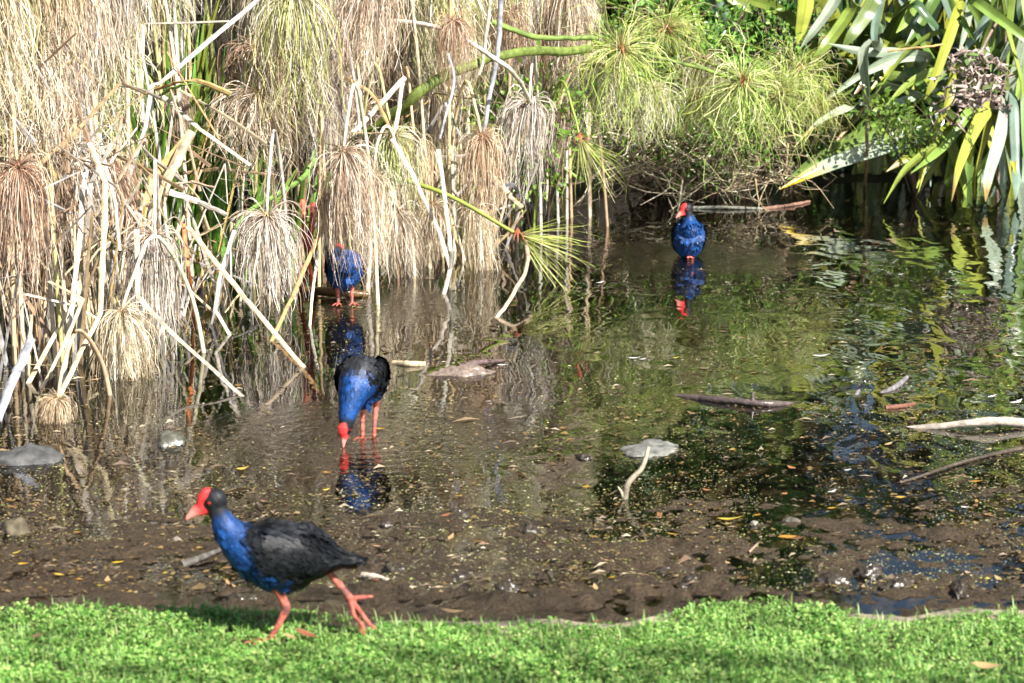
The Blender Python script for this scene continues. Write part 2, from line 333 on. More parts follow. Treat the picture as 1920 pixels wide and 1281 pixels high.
def hub_mesh(seed, col):               # brown bracts that clasp the top of the stem
    r = random.Random(seed); mb = MB()
    for k in range(9):
        a = k * 0.7 + r.random(); q = r.uniform(0.5, 1)
        P = [(0, 0, 0.03), (0.012 * math.cos(a), 0.012 * math.sin(a), 0.012), (0.045 * q * math.cos(a), 0.045 * q * math.sin(a), 0.004), (0.07 * q * math.cos(a), 0.07 * q * math.sin(a), -0.03 * q)]
        strap(mb, spline(P, 6), np.array([.008, .012, .011, .008, .005, .001]), col, (-math.sin(a), math.cos(a), 0), 0.2)
    me = mb.mesh('bracts'); me.materials.append(M_RAY); return me
MOP = {}
def variants(key, n, fn): MOP[key] = [fn(i) for i in range(n)]
variants('straw', 4, lambda i: rays_mesh('rays', 10 + i, 523, 0.58, 'straw', reach=0.11 + 0.025 * i, curl=0.036, wid=0.0036))
variants('grey', 4, lambda i: rays_mesh('rays', 20 + i, 523, 0.56, 'grey', reach=0.10 + 0.025 * i, curl=0.026, wid=0.0036))
variants('tan', 3, lambda i: rays_mesh('rays', 30 + i, 468, 0.54, 'tan', reach=0.11 + 0.02 * i, curl=0.03, wid=0.0036))
variants('brown', 2, lambda i: rays_mesh('rays', 40 + i, 420, 0.48, 'brown', reach=0.11, curl=0.02))
variants('mixed', 4, lambda i: rays_mesh('rays', 50 + i, 446, 0.66, 'mixed', reach=0.14 + 0.02 * i, curl=0.05, wid=0.0038))
variants('curly', 4, lambda i: rays_mesh('rays', 60 + i, 446, 0.62, 'straw', reach=0.13 + 0.025 * i, curl=0.06, wid=0.0038))
variants('star', 3, lambda i: rays_mesh('rays', 70 + i, 270, 0.60, 'green', mode='mop', reach=0.24 + 0.05 * i, curl=0.10, wid=0.0032, top=75))
variants('lean', 2, lambda i: rays_mesh('rays', 80 + i, 105, 0.50, 'green', mode='star', reach=0.16, curl=0.012, wid=0.0030, bias=(1.0, -0.1, -0.25) if i == 0 else (0.45, -0.2, -0.75), cone=0.72))
HUBS = [hub_mesh(k, [(0.30, 0.18, 0.09), (0.42, 0.30, 0.17)][k % 2]) for k in range(4)] + [hub_mesh(9, (0.34, 0.12, 0.05))]
STEMC = {'straw': (0.60, 0.52, 0.38), 'grey': (0.56, 0.52, 0.46), 'tan': (0.60, 0.45, 0.26), 'brown': (0.36, 0.26, 0.16), 'mixed': (0.40, 0.38, 0.16), 'curly': (0.6, 0.52, 0.4), 'star': (0.20, 0.26, 0.05), 'lean': (0.22, 0.28, 0.05)}
def papyrus(hub, kind, scale, label, group=None, path=None, srad=0.009, var=None, base=None, sz=None):
    """hub: world point of the head; the stem runs from the mud up over an arch to the head"""
    hub = Vector(hub); rr = random
    if path is None:
        if base is None: base = (hub.x + rr.uniform(-0.35, 0.35), hub.y + rr.uniform(0.35, 0.9))
        b = Vector((base[0], base[1], tz1(*base) - 0.03))
        top = hub + Vector(((b.x - hub.x) * 0.12, (b.y - hub.y) * 0.12, rr.uniform(0.10, 0.2)))
        apex = hub + Vector(((b.x - hub.x) * 0.4, (b.y - hub.y) * 0.4, rr.uniform(0.22, 0.4)))
        if kind == 'star' or hub.x > 0.45 and kind == 'mixed':
            b = Vector((hub.x - 0.9, hub.y + 1.6, 0)); b.z = tz1(b.x, b.y); top = hub + Vector((-0.10, 0.12, 0.06)); apex = hub + Vector((-0.45, 0.7, 0.12))
        path = [b, Vector((b.x + (apex.x - b.x) * 0.35, b.y + (apex.y - b.y) * 0.3, b.z + (apex.z - b.z) * 0.6)), apex, top, hub]
    P = spline(path, 22)
    root = empty('papyrus', tuple(P[0]))
    o = Vector(P[0]); mb = MB()
    tube(mb, P - np.array(P[0]), np.linspace(srad * 1.25, srad * 0.75, 22), STEMC[kind], 6)
    mb.build('stem', M_STEM, root)
    vs_ = MOP[kind]; me = vs_[var if var is not None else rr.randrange(len(vs_))]
    h = link('rays', me, None, root, Vector(P[-1]) - o); h['kind'] = 'stuff'
    h.rotation_euler = (rr.uniform(-0.16, 0.16), rr.uniform(-0.16, 0.16), 0 if kind == 'lean' else rr.uniform(0, 6.28)); q0 = scale * (0.8 if kind in ('straw', 'grey', 'tan', 'brown') else 1.0); h.scale = (q0 * rr.uniform(.85, 1.1), q0, sz or scale)
    g = link('bracts', HUBS[4 if kind in ('star', 'lean') else rr.randrange(4)], None, h); q_ = 1.3 if kind in ('star', 'lean') else 1.0; g.scale = (q_,) * 3; g.rotation_euler.z = rr.uniform(0, 6)
    return tag(root, label, 'papyrus', group)

# heads that can be told apart: pixel, distance, kind, scale, height scale, label
NAMED = [
    (118, 72, 11.6, 'grey', 0.95, 1.1, 'grey-white papyrus mop hanging from a thin white upright stem'),
    (33, 315, 9.9, 'tan', 1.0, 1.15, 'large tan papyrus broom drooping over the reeds beside the grey rock'),
    (550, -15, 12.0, 'mixed', 1.05, 1.1, 'yellow-green papyrus mop above the dark gap of green rushes'),
    (485, 175, 12.1, 'curly', 0.85, 0.8, 'curly straw papyrus mop beside the bent ochre reed'),
    (644, 287, 11.72, 'straw', 1.0, 1.08, 'straw papyrus mop drooping over the half-hidden swamphen'),
    (610, 372, 11.85, 'tan', 0.5, 0.55, 'small tan papyrus head left of the half-hidden swamphen'),
    (500, 405, 11.7, 'grey', 1.0, 0.92, 'grey papyrus broom hanging to the water behind the long straight leaning reed'),
    (290, 442, 10.7, 'grey', 0.95, 1.1, 'long grey-brown papyrus broom with dark hub hanging close to the water'),
    (228, 583, 10.25, 'straw', 0.78, 0.72, 'low papyrus broom touching the water in front of the long broom'),
    (108, 748, 9.35, 'tan', 0.55, 0.40, 'small tan papyrus tuft resting beside the grey rock'),
    (330, 178, 12.3, 'brown', 0.6, 0.55, 'small dark papyrus head under the broken grey reed'),
    (700, -45, 12.6, 'straw', 1.15, 1.1, 'broad pale papyrus mop above the thick green leaning stem'),
    (850, 38, 13.2, 'tan', 0.75, 0.7, 'tan papyrus head behind the curving pale stem'),
    (903, 256, 13.4, 'tan', 0.95, 0.95, 'fan-shaped tan papyrus head under two crossing stems'),
    (738, 255, 13.1, 'mixed', 0.7, 0.75, 'olive-tinged papyrus head among crossing pale reeds'),
    (778, 262, 13.2, 'tan', 0.7, 0.75, 'tan papyrus head just right of the olive-tinged one'),
    (993, 192, 13.9, 'grey', 1.05, 0.98, 'neat bell-shaped grey papyrus mop hanging over dark water'),
    (1047, 212, 14.5, 'brown', 0.75, 0.7, 'small brown papyrus head tucked behind the bell-shaped mop'),
    (1087, 258, 14.1, 'lean', 0.95, 0.9, 'fresh green papyrus head drooping beside the bell-shaped mop'),
    (1165, 92, 14.6, 'star', 1.15, 1.15, 'wide yellow-green papyrus head with reddish centre over the shrub'),
    (1392, 152, 15.2, 'star', 1.05, 1.05, 'fresh yellow-green papyrus head with brown centre next to the flax'),
    (1462, 178, 15.4, 'star', 1.0, 1.0, 'yellow-green papyrus head touching the flax leaves'),
    (1250, 55, 15.7, 'star', 0.95, 0.9, 'yellow-green papyrus head between the wide one and the brown-centred one'),
    (1305, 185, 15.5, 'star', 0.7, 0.6, 'low yellow-green papyrus head spilling over the bare twigs'),
    (1225, 165, 15.3, 'mixed', 0.75, 0.6, 'olive and straw papyrus head under the wide yellow-green one'),
    (1535, 200, 15.9, 'star', 0.6, 0.55, 'small yellow-green papyrus head above the fallen flax leaf tip'),
    (1320, 110, 15.6, 'mixed', 0.8, 0.7, 'faded olive papyrus head beside the brown-centred fresh one'),
    (1120, 120, 14.9, 'mixed', 0.9, 0.8, 'half-dry papyrus head left of the wide yellow-green one'),
    (1500, 130, 15.7, 'star', 0.85, 0.8, 'loose yellow-green papyrus head against the flax'),
    (1020, 60, 14.9, 'tan', 0.9, 0.9, 'tan papyrus head above the bell-shaped mop'),
    (810, 385, 13.3, 'brown', 0.85, 0.75, 'dark papyrus broom hanging just above the water'),
    (888, 390, 13.4, 'straw', 0.75, 0.8, 'narrow straw papyrus broom at the water beside the arching green stem'),
    (1062, -30, 14.8, 'straw', 1.1, 1.1, 'long pale papyrus mop left of the wide yellow-green head'),
    (215, 345, 11.2, 'brown', 0.6, 0.6, 'small brown papyrus head among broken upright reeds'),
    (700, 330, 12.8, 'straw', 0.9, 0.9, 'pale papyrus mop right of the half-hidden swamphen'),
    (745, 395, 13.0, 'straw', 0.75, 0.7, 'straw papyrus mop low over the water by the tiny pom-pom head'),
    (955, 20, 14.4, 'tan', 0.9, 0.9, 'tan papyrus head behind the blue-grey stem'),
]
NAMED_PATH = {19: None}
for k, (px, py, Yd, kd, sc, sz, lab) in enumerate(NAMED):
    papyrus(at(px, py, Yd), kd, sc, lab, 'papyrus heads one can pick out', sz=sz, var=(1 if (kd == 'lean') else None))
# the green head on a long arching stem above the water
P24 = [at(560, 470, 13.6), at(620, 360, 13.4), at(692, 327, 13.2), at(830, 362, 13.0), at(970, 440, 12.9)]
P24[0] = Vector((P24[0].x, P24[0].y, tz1(P24[0].x, P24[0].y) - 0.02))
papyrus(P24[-1], 'lean', 0.95, 'spiky green papyrus head on a long arching stem over open water', 'papyrus heads one can pick out', path=P24, var=0, srad=0.014)
# tiny pom-pom
papyrus(at(715, 455, 12.6), 'straw', 0.16, 'tiny dry pom-pom papyrus head just above the water', 'papyrus heads one can pick out', sz=0.14, srad=0.005)
# the crowd behind and above
def frontY(px): return float(np.interp(px, [-300, 0, 300, 450, 700, 950, 1100], [9.6, 10.1, 11.1, 12.1, 13.3, 14.1, 15.2]))
FILL = {'straw': 'straw', 'grey': 'greyish', 'tan': 'tan', 'curly': 'tangled curly', 'mixed': 'half-green', 'brown': 'brown'}
def gap(px, py): return 268 < px < 440 and 20 < py < 420
cnt = 0
for k in range(700):
    px = random.uniform(-140, 1090); py = random.uniform(-330, 330)
    if 225 < px < 475 and -90 < py < 330: continue
    if px > 880 and py > -30: continue
    if py > 150 and random.random() < 0.8: continue
    kd = random.choices(['straw', 'grey', 'tan', 'curly', 'mixed', 'brown'], [4, 3, 2, 5, 4 if py < 130 else 0.7, 1 if py > 150 else 0.2])[0]
    dz = random.uniform(-0.05, 2.0); Yd = frontY(px) + dz; sc = random.uniform(0.75, 1.15); sz = random.uniform(0.8, 1.2)
    where = 'at the front of' if dz < 0.5 else 'inside' if dz < 1.3 else 'deep behind'
    hgt = 'high ' if py < -60 else '' if py < 140 else 'low '
    papyrus(at(px, py, Yd), kd, sc, '%s%s %s papyrus mop %s the crowded dry stand' % (hgt, 'long' if sz > 1.0 else 'short', FILL[kd], where), 'crowded papyrus stand', sz=sz)
    cnt += 1
    if cnt >= 185: break
for k in range(14):
    px = random.uniform(-560, -140); kd = random.choice(['straw', 'grey', 'curly', 'tan'])
    papyrus(at(px, random.uniform(-200, 330), frontY(px) + random.uniform(0, .9)), kd, 1.0, FILL[kd] + ' papyrus mop at the outer end of the dry stand', 'crowded papyrus stand')
# taller ones above the frame, seen mirrored in the pond
for k in range(26):
    px = random.uniform(-100, 1000); py = random.uniform(-900, -350)
    kd = random.choice(['straw', 'grey', 'mixed', 'mixed'])
    papyrus(at(px, py, frontY(px) + random.uniform(0.8, 2.4)), kd, random.uniform(0.9, 1.15), 'tall papyrus head high above the crowded dry stand', 'tall papyrus heads')

# ------------------------------------------------------------------ dry reeds
RC = {'white': (0.52, 0.47, 0.39), 'straw': (0.54, 0.44, 0.29), 'ochre': (0.46, 0.31, 0.12), 'grey': (0.40, 0.38, 0.37), 'slate': (0.30, 0.31, 0.34), 'brown': (0.26, 0.18, 0.10), 'green': (0.16, 0.24, 0.05), 'red': (0.45, 0.10, 0.04)}
def reed(pts, wpx, col, label, group=None, round_=False, name='dry_reed', smooth=False, taper=0.8):
    """pts: (px, py, distance); a bent blade or stem with real thickness"""
    W = [at(*p) if p[2] else wp(p[0], p[1], -0.02) for p in pts]
    Yd = float(np.mean([q.y for q in W])); wd = wpx * mpp(Yd)
    P = spline(W, 18) if smooth else poly(W, 10)
    o = Vector(P[0]); n = len(P); P = P - np.array(P[0])
    jit = np.array([[random.uniform(-1, 1) * wd * 0.12 for _ in range(3)] for _ in range(n)]); jit[0] = jit[-1] = 0
    mb = MB(); cc = np.array(RC[col]) * np.array([[random.uniform(0.85, 1.12)] for _ in range(n)])
    rad = wd / 2 * np.linspace(1, taper, n) * np.array([random.uniform(0.92, 1.08) for _ in range(n)])
    tube(mb, P + jit, rad, cc, 7 if round_ else 6, hint=(1, 0.35, 0.1), r2=rad * (1 if round_ else 0.42), sv=0.35)
    return tag(mb.build(name, M_REED, None, o, smooth=round_), label, 'reed', group)
R = reed
G1 = 'broken reeds one can pick out'
R([(112, -60, 11.5), (108, 0, 11.5), (118, 72, 11.6)], 7, 'white', 'thin white upright stem above the grey-white mop', G1, True)
R([(430, 40, 12.0), (268, 46, 12.0), (263, 160, 11.95), (270, 260, 11.9), (284, 430, 11.8), (290, 560, 11.6)], 10, 'white', 'white reed bent square at its top', G1)
R([(520, -40, 11.9), (478, 5, 11.85), (300, 155, 11.5), (286, 158, 11.45), (272, 240, 11.4), (228, 370, 11.35), (205, 560, 11.2), (200, 640, 11.1)], 9, 'grey', 'long grey reed snapped over into an upside-down V', G1)
R([(248, 185, 11.7), (320, 158, 11.6), (368, 150, 11.6), (432, 176, 11.7)], 12, 'ochre', 'ochre reed leaf bent into a low arch', G1)
R([(285, 190, 11.8), (330, 163, 11.7), (380, 158, 11.7), (430, 178, 11.8)], 12, 'green', 'dark green reed leaf arched under the ochre one', G1, smooth=True)
R([(305, 180, 11.9), (372, 240, 11.8), (470, 310, 11.7)], 9, 'white', 'pale reed slanting down behind the arched leaves', G1)
R([(360, 246, 11.5), (322, 318, 11.45), (290, 400, 11.4), (270, 520, 11.2)], 20, 'straw', 'broad straw reed with a cut top', G1)
R([(356, 252, 11.6), (285, 335, 11.5), (262, 420, 11.4)], 17, 'ochre', 'broad brownish reed leaf beside the cut-top reed', G1)
R([(322, 345, 11.3), (360, 342, 11.3), (402, 352, 11.4)], 9, 'straw', 'short straw reed stub lying level', G1)
R([(318, 360, 11.2), (370, 378, 11.2), (425, 404, 11.3)], 13, 'white', 'split pale reed lying level below the stub', G1)
R([(168, 268, 10.4), (196, 342, 10.3), (196, 430, 10.2), (188, 588, 9.9), (108, 748, 9.4)], 11, 'straw', 'long straw reed bent at knee height down to the small tuft', G1)
R([(186, 250, 10.8), (200, 320, 10.7), (216, 375, 10.6), (225, 470, 10.5)], 7, 'white', 'slim pale reed behind the knee-bent reed', G1)
R([(165, 300, 10.6), (155, 360, 10.5), (148, 470, 10.3), (118, 725, 9.9)], 10, 'white', 'pale reed standing in the mud left of the knee-bent one', G1)
R([(92, 528, 10.2), (155, 560, 10.0), (130, 625, 9.9), (78, 730, 9.7)], 8, 'straw', 'thin reed kinked like a hook', G1)
R([(58, 636, 9.5), (30, 700, 9.3), (-5, 790, 9.1)], 19, 'slate', 'thick pale reed stump with a torn top', G1)
R([(352, 425, 10.9), (460, 560, 10.6), (577, 697, None)], 11, 'straw', 'long straight reed leaning into the water', G1)
R([(256, 430, 10.6), (258, 556, 10.5), (340, 640, 10.3), (470, 757, None)], 10, 'white', 'bent white-grey reed leaning down into the water', G1)
R([(440, 432, 11.6), (412, 520, 11.5), (404, 582, 11.4), (436, 637, None)], 8, 'white', 'thin white reed kinked just above the water', G1)
R([(604, 425, 11.9), (560, 530, 11.6), (505, 650, None)], 9, 'ochre', 'ochre reed slanting into the water beside the hidden swamphen', G1)
R([(596, 470, 11.9), (585, 560, 11.7), (580, 620, None)], 6, 'white', 'thin upright white reed in front of the dark log', G1)
R([(735, 260, 12.9), (775, 330, 12.85), (822, 430, 12.8), (845, 500, 12.7), (830, 560, None)], 9, 'white', 'pale bent reed slanting down to open water', G1)
R([(822, 280, 12.8), (835, 380, 12.7), (846, 470, 12.6), (843, 545, None)], 8, 'white', 'upright white reed standing in open water', G1)
R([(700, 330, 12.8), (695, 440, 12.5), (690, 560, None)], 9, 'white', 'white upright reed right of the hidden swamphen', G1)
R([(942, -30, 13.6), (934, 90, 13.6), (922, 160, 13.6), (905, 256, 13.5)], 11, 'slate', 'mottled blue-grey stem crossing the green one', G1, True)
R([(922, -20, 13.5), (905, 120, 13.5), (898, 140, 13.5)], 8, 'white', 'pale stem just left of the blue-grey stem', G1, True)
R([(740, 40, 13.4), (830, 55, 13.3), (935, 115, 13.3), (972, 150, 13.5), (993, 192, 13.8)], 10, 'white', 'curving pale stem that carries the bell-shaped mop', G1, True, smooth=True)
R([(660, 270, 13.6), (745, 210, 13.4), (790, 170, 13.3), (870, 128, 13.5), (960, 102, 13.8), (1105, 92, 14.4)], 22, 'green', 'thick green stem leaning across the dry stand', G1, True, smooth=True)
R([(920, 40, 14.2), (1000, 68, 14.3), (1120, 72, 14.5)], 12, 'green', 'shorter green stem above the thick leaning one', G1, True, smooth=True)
R([(1120, 80, 14.75), (1180, 96, 14.8), (1290, 122, 15.0), (1392, 152, 15.2)], 8, 'green', 'green stem leading to the brown-centred fresh head', G1, True, smooth=True)
R([(1300, 118, 15.3), (1392, 158, 15.3), (1462, 178, 15.4)], 6, 'green', 'thin green stem leading to the head that touches the flax', G1, True, smooth=True)
R([(930, 345, 13.6), (962, 348, 13.5), (1016, 412, None)], 8, 'slate', 'dark slate reed snapped down to the water', G1)
R([(895, 300, 13.7), (955, 365, 13.6), (980, 388, 13.5), (950, 415, None)], 9, 'straw', 'straw reed kinked at the water behind the green head', G1)
R([(985, 452, 12.9), (988, 500, 12.6), (960, 555, 12.0), (925, 605, None)], 9, 'straw', 'crooked brown stick rising to the spiky green head', G1, True, smooth=True)
R([(755, 155, 13.2), (742, 240, 13.0), (735, 262, 13.0)], 8, 'white', 'short pale reed in the crossing bundle', G1)
R([(760, 145, 13.2), (700, 210, 13.1), (660, 250, 13.0)], 10, 'white', 'pale reed slanting across the crossing bundle', G1)
R([(648, 145, 13.0), (700, 180, 13.0), (735, 250, 13.0)], 8, 'ochre', 'ochre reed bending in the crossing bundle', G1, smooth=True)
R([(840, 100, 12.9), (852, 150, 12.9), (835, 220, 12.8), (825, 260, 12.8)], 5, 'slate', 'thin dark curved stalk in front of the tan heads', G1, smooth=True)
R([(655, 248, 12.8), (700, 250, 12.8), (724, 250, 12.9)], 5, 'brown', 'short dark level stalk in the crossing bundle', G1)
R([(590, 300, 12.6), (560, 340, 12.4), (470, 395, 12.0), (440, 430, 11.9)], 11, 'green', 'curved green stem arching behind the grey broom', G1, True, smooth=True)
R([(588, 380, 12.1), (580, 470, 12.0), (560, 560, None)], 12, 'red', 'reddish upright stem behind the ochre reed', G1)
R([(568, 375, 12.2), (572, 450, 12.1), (590, 560, None)], 10, 'red', 'reddish stem left of the half-hidden swamphen', G1)
R([(345, 420, 11.6), (352, 500, 11.5), (365, 600, None)], 9, 'red', 'reddish stem behind the long grey-brown broom', G1)
# the thicket of standing and leaning blades at the foot of the stand
TH = {'white': 'pale dry reed blade in the thicket at the foot of the papyrus', 'straw': 'straw reed blade in the thicket at the foot of the papyrus', 'grey': 'grey reed blade in the thicket at the foot of the papyrus', 'brown': 'dark brown reed blade deep in the thicket', 'ochre': 'ochre reed blade in the thicket at the foot of the papyrus'}
for k in range(210):
    px = random.uniform(-60, 960) if k > 60 else random.uniform(-40, 560); Yb = frontY(px) + random.uniform(-0.1, 1.2)
    b0 = Vector(((px - 960) / FPX * Yb, Yb, 0)); b0.z = tz1(b0.x, b0.y) - 0.03
    hgt = random.uniform(0.3, 1.0); lx = random.gauss(0, 0.26) * hgt; ly = random.gauss(0, 0.15)
    mid = b0 + Vector((lx * 0.6, ly * 0.6, hgt * 0.62)); top = b0 + Vector((lx, ly, hgt))
    snap = random.random() < 0.35
    if snap: top = mid + Vector((random.uniform(-.28, .28), random.uniform(-.1, .1), random.uniform(-0.3, 0.12)))
    col = random.choices(['white', 'straw', 'grey', 'brown', 'ochre'], [2, 4, 3, 5, 1])[0]
    P = poly([b0, mid, top], 6); o = Vector(P[0]); n = len(P); wd = random.uniform(0.009, 0.027)
    mb = MB(); rad = wd / 2 * np.linspace(1, 0.55, n)
    tube(mb, P - np.array(P[0]), rad, np.array(RC[col]) * np.random.default_rng(k).uniform(0.8, 1.1, (n, 1)), 5, hint=(1, random.uniform(-.6, .6), 0.1), r2=rad * 0.3, sv=0.4)
    desc = ('broad ' if wd > 0.019 else 'narrow ') + ('snapped ' if snap else 'leaning ' if abs(lx) > 0.2 else 'upright ') + ('tall ' if hgt > 0.75 else 'short ') + TH[col]
    tag(mb.build('dry_reed', M_REED, None, o, smooth=False), desc, 'reed', 'thicket of dry reed blades')

CR = {'white': 'pale broken reed crossing the papyrus stand', 'straw': 'straw reed crossing the papyrus stand', 'ochre': 'ochre bent leaf caught in the papyrus stand', 'brown': 'brown bent leaf caught in the papyrus stand', 'grey': 'grey broken reed crossing the papyrus stand'}
for k in range(130):
    px = random.choice([random.uniform(130, 620), random.uniform(130, 480), random.uniform(640, 960), random.uniform(-20, 200)]); py = random.uniform(150, 520); Yb = frontY(px) + random.uniform(-0.15, 0.5)
    c0 = at(px, py, Yb); c0.z = max(c0.z, 0.12); hl = random.uniform(0.10, 0.34); a = random.choice([random.gauss(1.57, 0.5), random.gauss(0.75, 0.35), random.gauss(2.4, 0.35)])
    d = Vector((math.cos(a) * hl, random.uniform(-.08, .08), math.sin(a) * hl)); lo = c0 - d; hi = c0 + d; lo.z = max(lo.z, -0.02)
    kink = random.random() < 0.5; q = hi + Vector((random.uniform(-.2, .2), random.uniform(-.05, .05), random.uniform(-.22, .02)))
    col = random.choices(['white', 'straw', 'ochre', 'brown', 'grey'], [2, 4, 3, 6, 2])[0]; wd = random.uniform(0.007, 0.026)
    P = poly([lo, c0 + Vector((random.gauss(0, .015), 0, random.gauss(0, .015))), hi] + ([q] if kink else []), 8); n = len(P); rad = wd / 2 * np.linspace(1, 0.5, n) * rng.uniform(.85, 1.15, n)
    mb = MB(); tube(mb, P - P[0], rad, np.array(RC[col]) * rng.uniform(0.7, 1.1, (n, 1)), 5, hint=(1, random.uniform(-.6, .6), 0.3), r2=rad * 0.28, sv=0.45)
    desc = ('broad ' if wd > 0.017 else 'thin ') + ('kinked ' if kink else 'straight ') + ('steep ' if abs(math.cos(a)) < 0.4 else 'slanting ') + CR[col]
    tag(mb.build('dry_reed', M_REED, None, Vector(P[0]), smooth=False), desc, 'reed', 'crossing reeds caught in the stand')

# ------------------------------------------------------------------ green rushes in the dark gaps
def rush_clump(px, py, Yd, n, hmax, spread, label):
    b0 = at(px, py, Yd); b0.z = tz1(b0.x, b0.y) - 0.02; root = empty('bulrush', b0)
    for k in range(n):
        a = random.uniform(0, 6.28); h = hmax * random.uniform(0.6, 1.05); q = random.uniform(0.2, 1) * spread
        f = Vector((math.cos(a) * 0.12 * random.random(), math.sin(a) * 0.12 * random.random(), 0))
        P = spline([f, f + Vector((math.cos(a) * q * 0.3, math.sin(a) * q * 0.3, h * 0.55)), f + Vector((math.cos(a) * q, math.sin(a) * q, h))], 9)
        mb = MB(); c = np.array(random.choice([(0.13, 0.28, 0.04), (0.20, 0.38, 0.06), (0.10, 0.20, 0.03), (0.28, 0.34, 0.06)]))
        strap(mb, P, 0.026 * np.array([1, 1.1, 1.1, 1.1, 1, .9, .75, .5, .1]) * random.uniform(0.7, 1.3), c, (random.uniform(0.4, 1), random.uniform(-.5, .5), 0), 0.3, 0.002)
        mb.build('leaf', M_GREEN, root)
    return tag(root, label, 'bulrush', 'green bulrush clumps')
rush_clump(325, 430, 12.5, 30, 1.5, 0.35, 'tall green bulrush clump glimpsed through the gap behind the snapped grey reed')
rush_clump(395, 430, 12.7, 28, 1.5, 0.4, 'tall green bulrush clump right of the gap in the dry mops')
rush_clump(285, 440, 12.3, 20, 1.3, 0.3, 'green bulrush clump behind the white square-bent reed')
rush_clump(545, 470, 13.2, 18, 0.9, 0.35, 'short green bulrush clump behind the ochre reed')
rush_clump(440, 480, 12.8, 14, 0.9, 0.3, 'short green bulrush clump behind the grey broom')
rush_clump(230, 520, 12.2, 14, 1.0, 0.3, 'green bulrush clump behind the long grey-brown broom')
rush_clump(680, 430, 14.2, 16, 1.3, 0.4, 'green bulrush clump behind the crossing pale reeds')
rush_clump(840, 410, 14.6, 18, 1.5, 0.5, 'green bulrush clump behind the thick leaning green stem')

# ------------------------------------------------------------------ flax
FC = {'pale': (0.36, 0.44, 0.32), 'blue': (0.20, 0.29, 0.22), 'green': (0.14, 0.22, 0.05), 'yellow': (0.36, 0.40, 0.06), 'dark': (0.06, 0.11, 0.04), 'lime': (0.23, 0.32, 0.06)}  # pale and blue hold the leaves' bloom and whitish sheen as base colour
def flax_leaf(root, P, wd, col, hint, tipc=None):
    n = len(P); u = np.linspace(0, 1, n); W = wd * np.interp(u, [0, 0.2, 0.6, 0.85, 1], [0.7, 0.95, 1, 0.7, 0.06])
    c = np.tile(np.array(FC[col]), (n, 1)) * random.uniform(.8, 1.15) * np.random.default_rng(int(wd * 1e6) % 9999).uniform(0.9, 1.1, (n, 1))
    if tipc is not None: k = np.clip((u - 0.82) / 0.1, 0, 1)[:, None]; c = c * (1 - k) + np.array(tipc) * k
    mb = MB(); o = np.array(list(root.location)); T = norm(np.gradient(P, axis=0)); v = np.array([random.gauss(0, .45), 1, random.gauss(0, .35)]) + u[:, None] * np.array([random.gauss(0, .5), 0, random.gauss(0, .5)])
    strap(mb, P - o, W, c, np.cross(T, v), random.uniform(0.12, 0.4) * random.choice([1, 1, -1]), 0.002, tuple(np.array([.72, 1.08, .9, 1.05, .68, 1.0, .92, 1.08, .72]) * rng.uniform(.92, 1.08, 9)))
    mb.build('leaf', M_FLAX, root)
def flax_plant(base, leaves, fill, label, fillh):
    b = Vector(base); b.z = tz1(b.x, b.y) - 0.03; root = empty('flax_plant', b)
    for pts, wpx, col, tipc in leaves:
        W = [at(*p) for p in pts]; Yd = W[0].y
        f = b + Vector((random.uniform(-.25, .25), random.uniform(-.15, .15), 0)); first = W[0]
        pre = [f, f.lerp(first, 0.55) + Vector((0, 0.1, max(0.12, (first - f).length * 0.16)))]
        P = spline(pre + W, 26)
        flax_leaf(root, P, wpx * mpp(Yd), col, (1, random.uniform(-.5, .3), random.uniform(-0.2, 0.5)), tipc)
    for k in range(fill):
        a = random.uniform(0, 6.28); q = random.uniform(0.15, 1.0); h = fillh * random.uniform(0.65, 1.1)
        f = b + Vector((random.uniform(-.35, .35), random.uniform(-.2, .2), 0)); dx, dy = math.cos(a) * q, math.sin(a) * q * 0.7
        pts = [f, f + Vector((dx * 0.35, dy * 0.35, h * 0.6)), f + Vector((dx * 0.8, dy * 0.8, h * 0.95))]
        if random.random() < 0.5: pts.append(f + Vector((dx * 1.35, dy * 1.35, h * random.uniform(0.55, 0.85))))
        flax_leaf(root, spline(pts, 16), random.uniform(0.055, 0.115), random.choice(['green', 'dark', 'lime', 'blue', 'pale', 'yellow', 'green']), (1, random.uniform(-.6, .6), random.uniform(-.3, .3)))
    return tag(root, label, 'flax', 'flax plants on the far bank')
YT = (0.55, 0.42, 0.02); BT = (0.30, 0.20, 0.08)
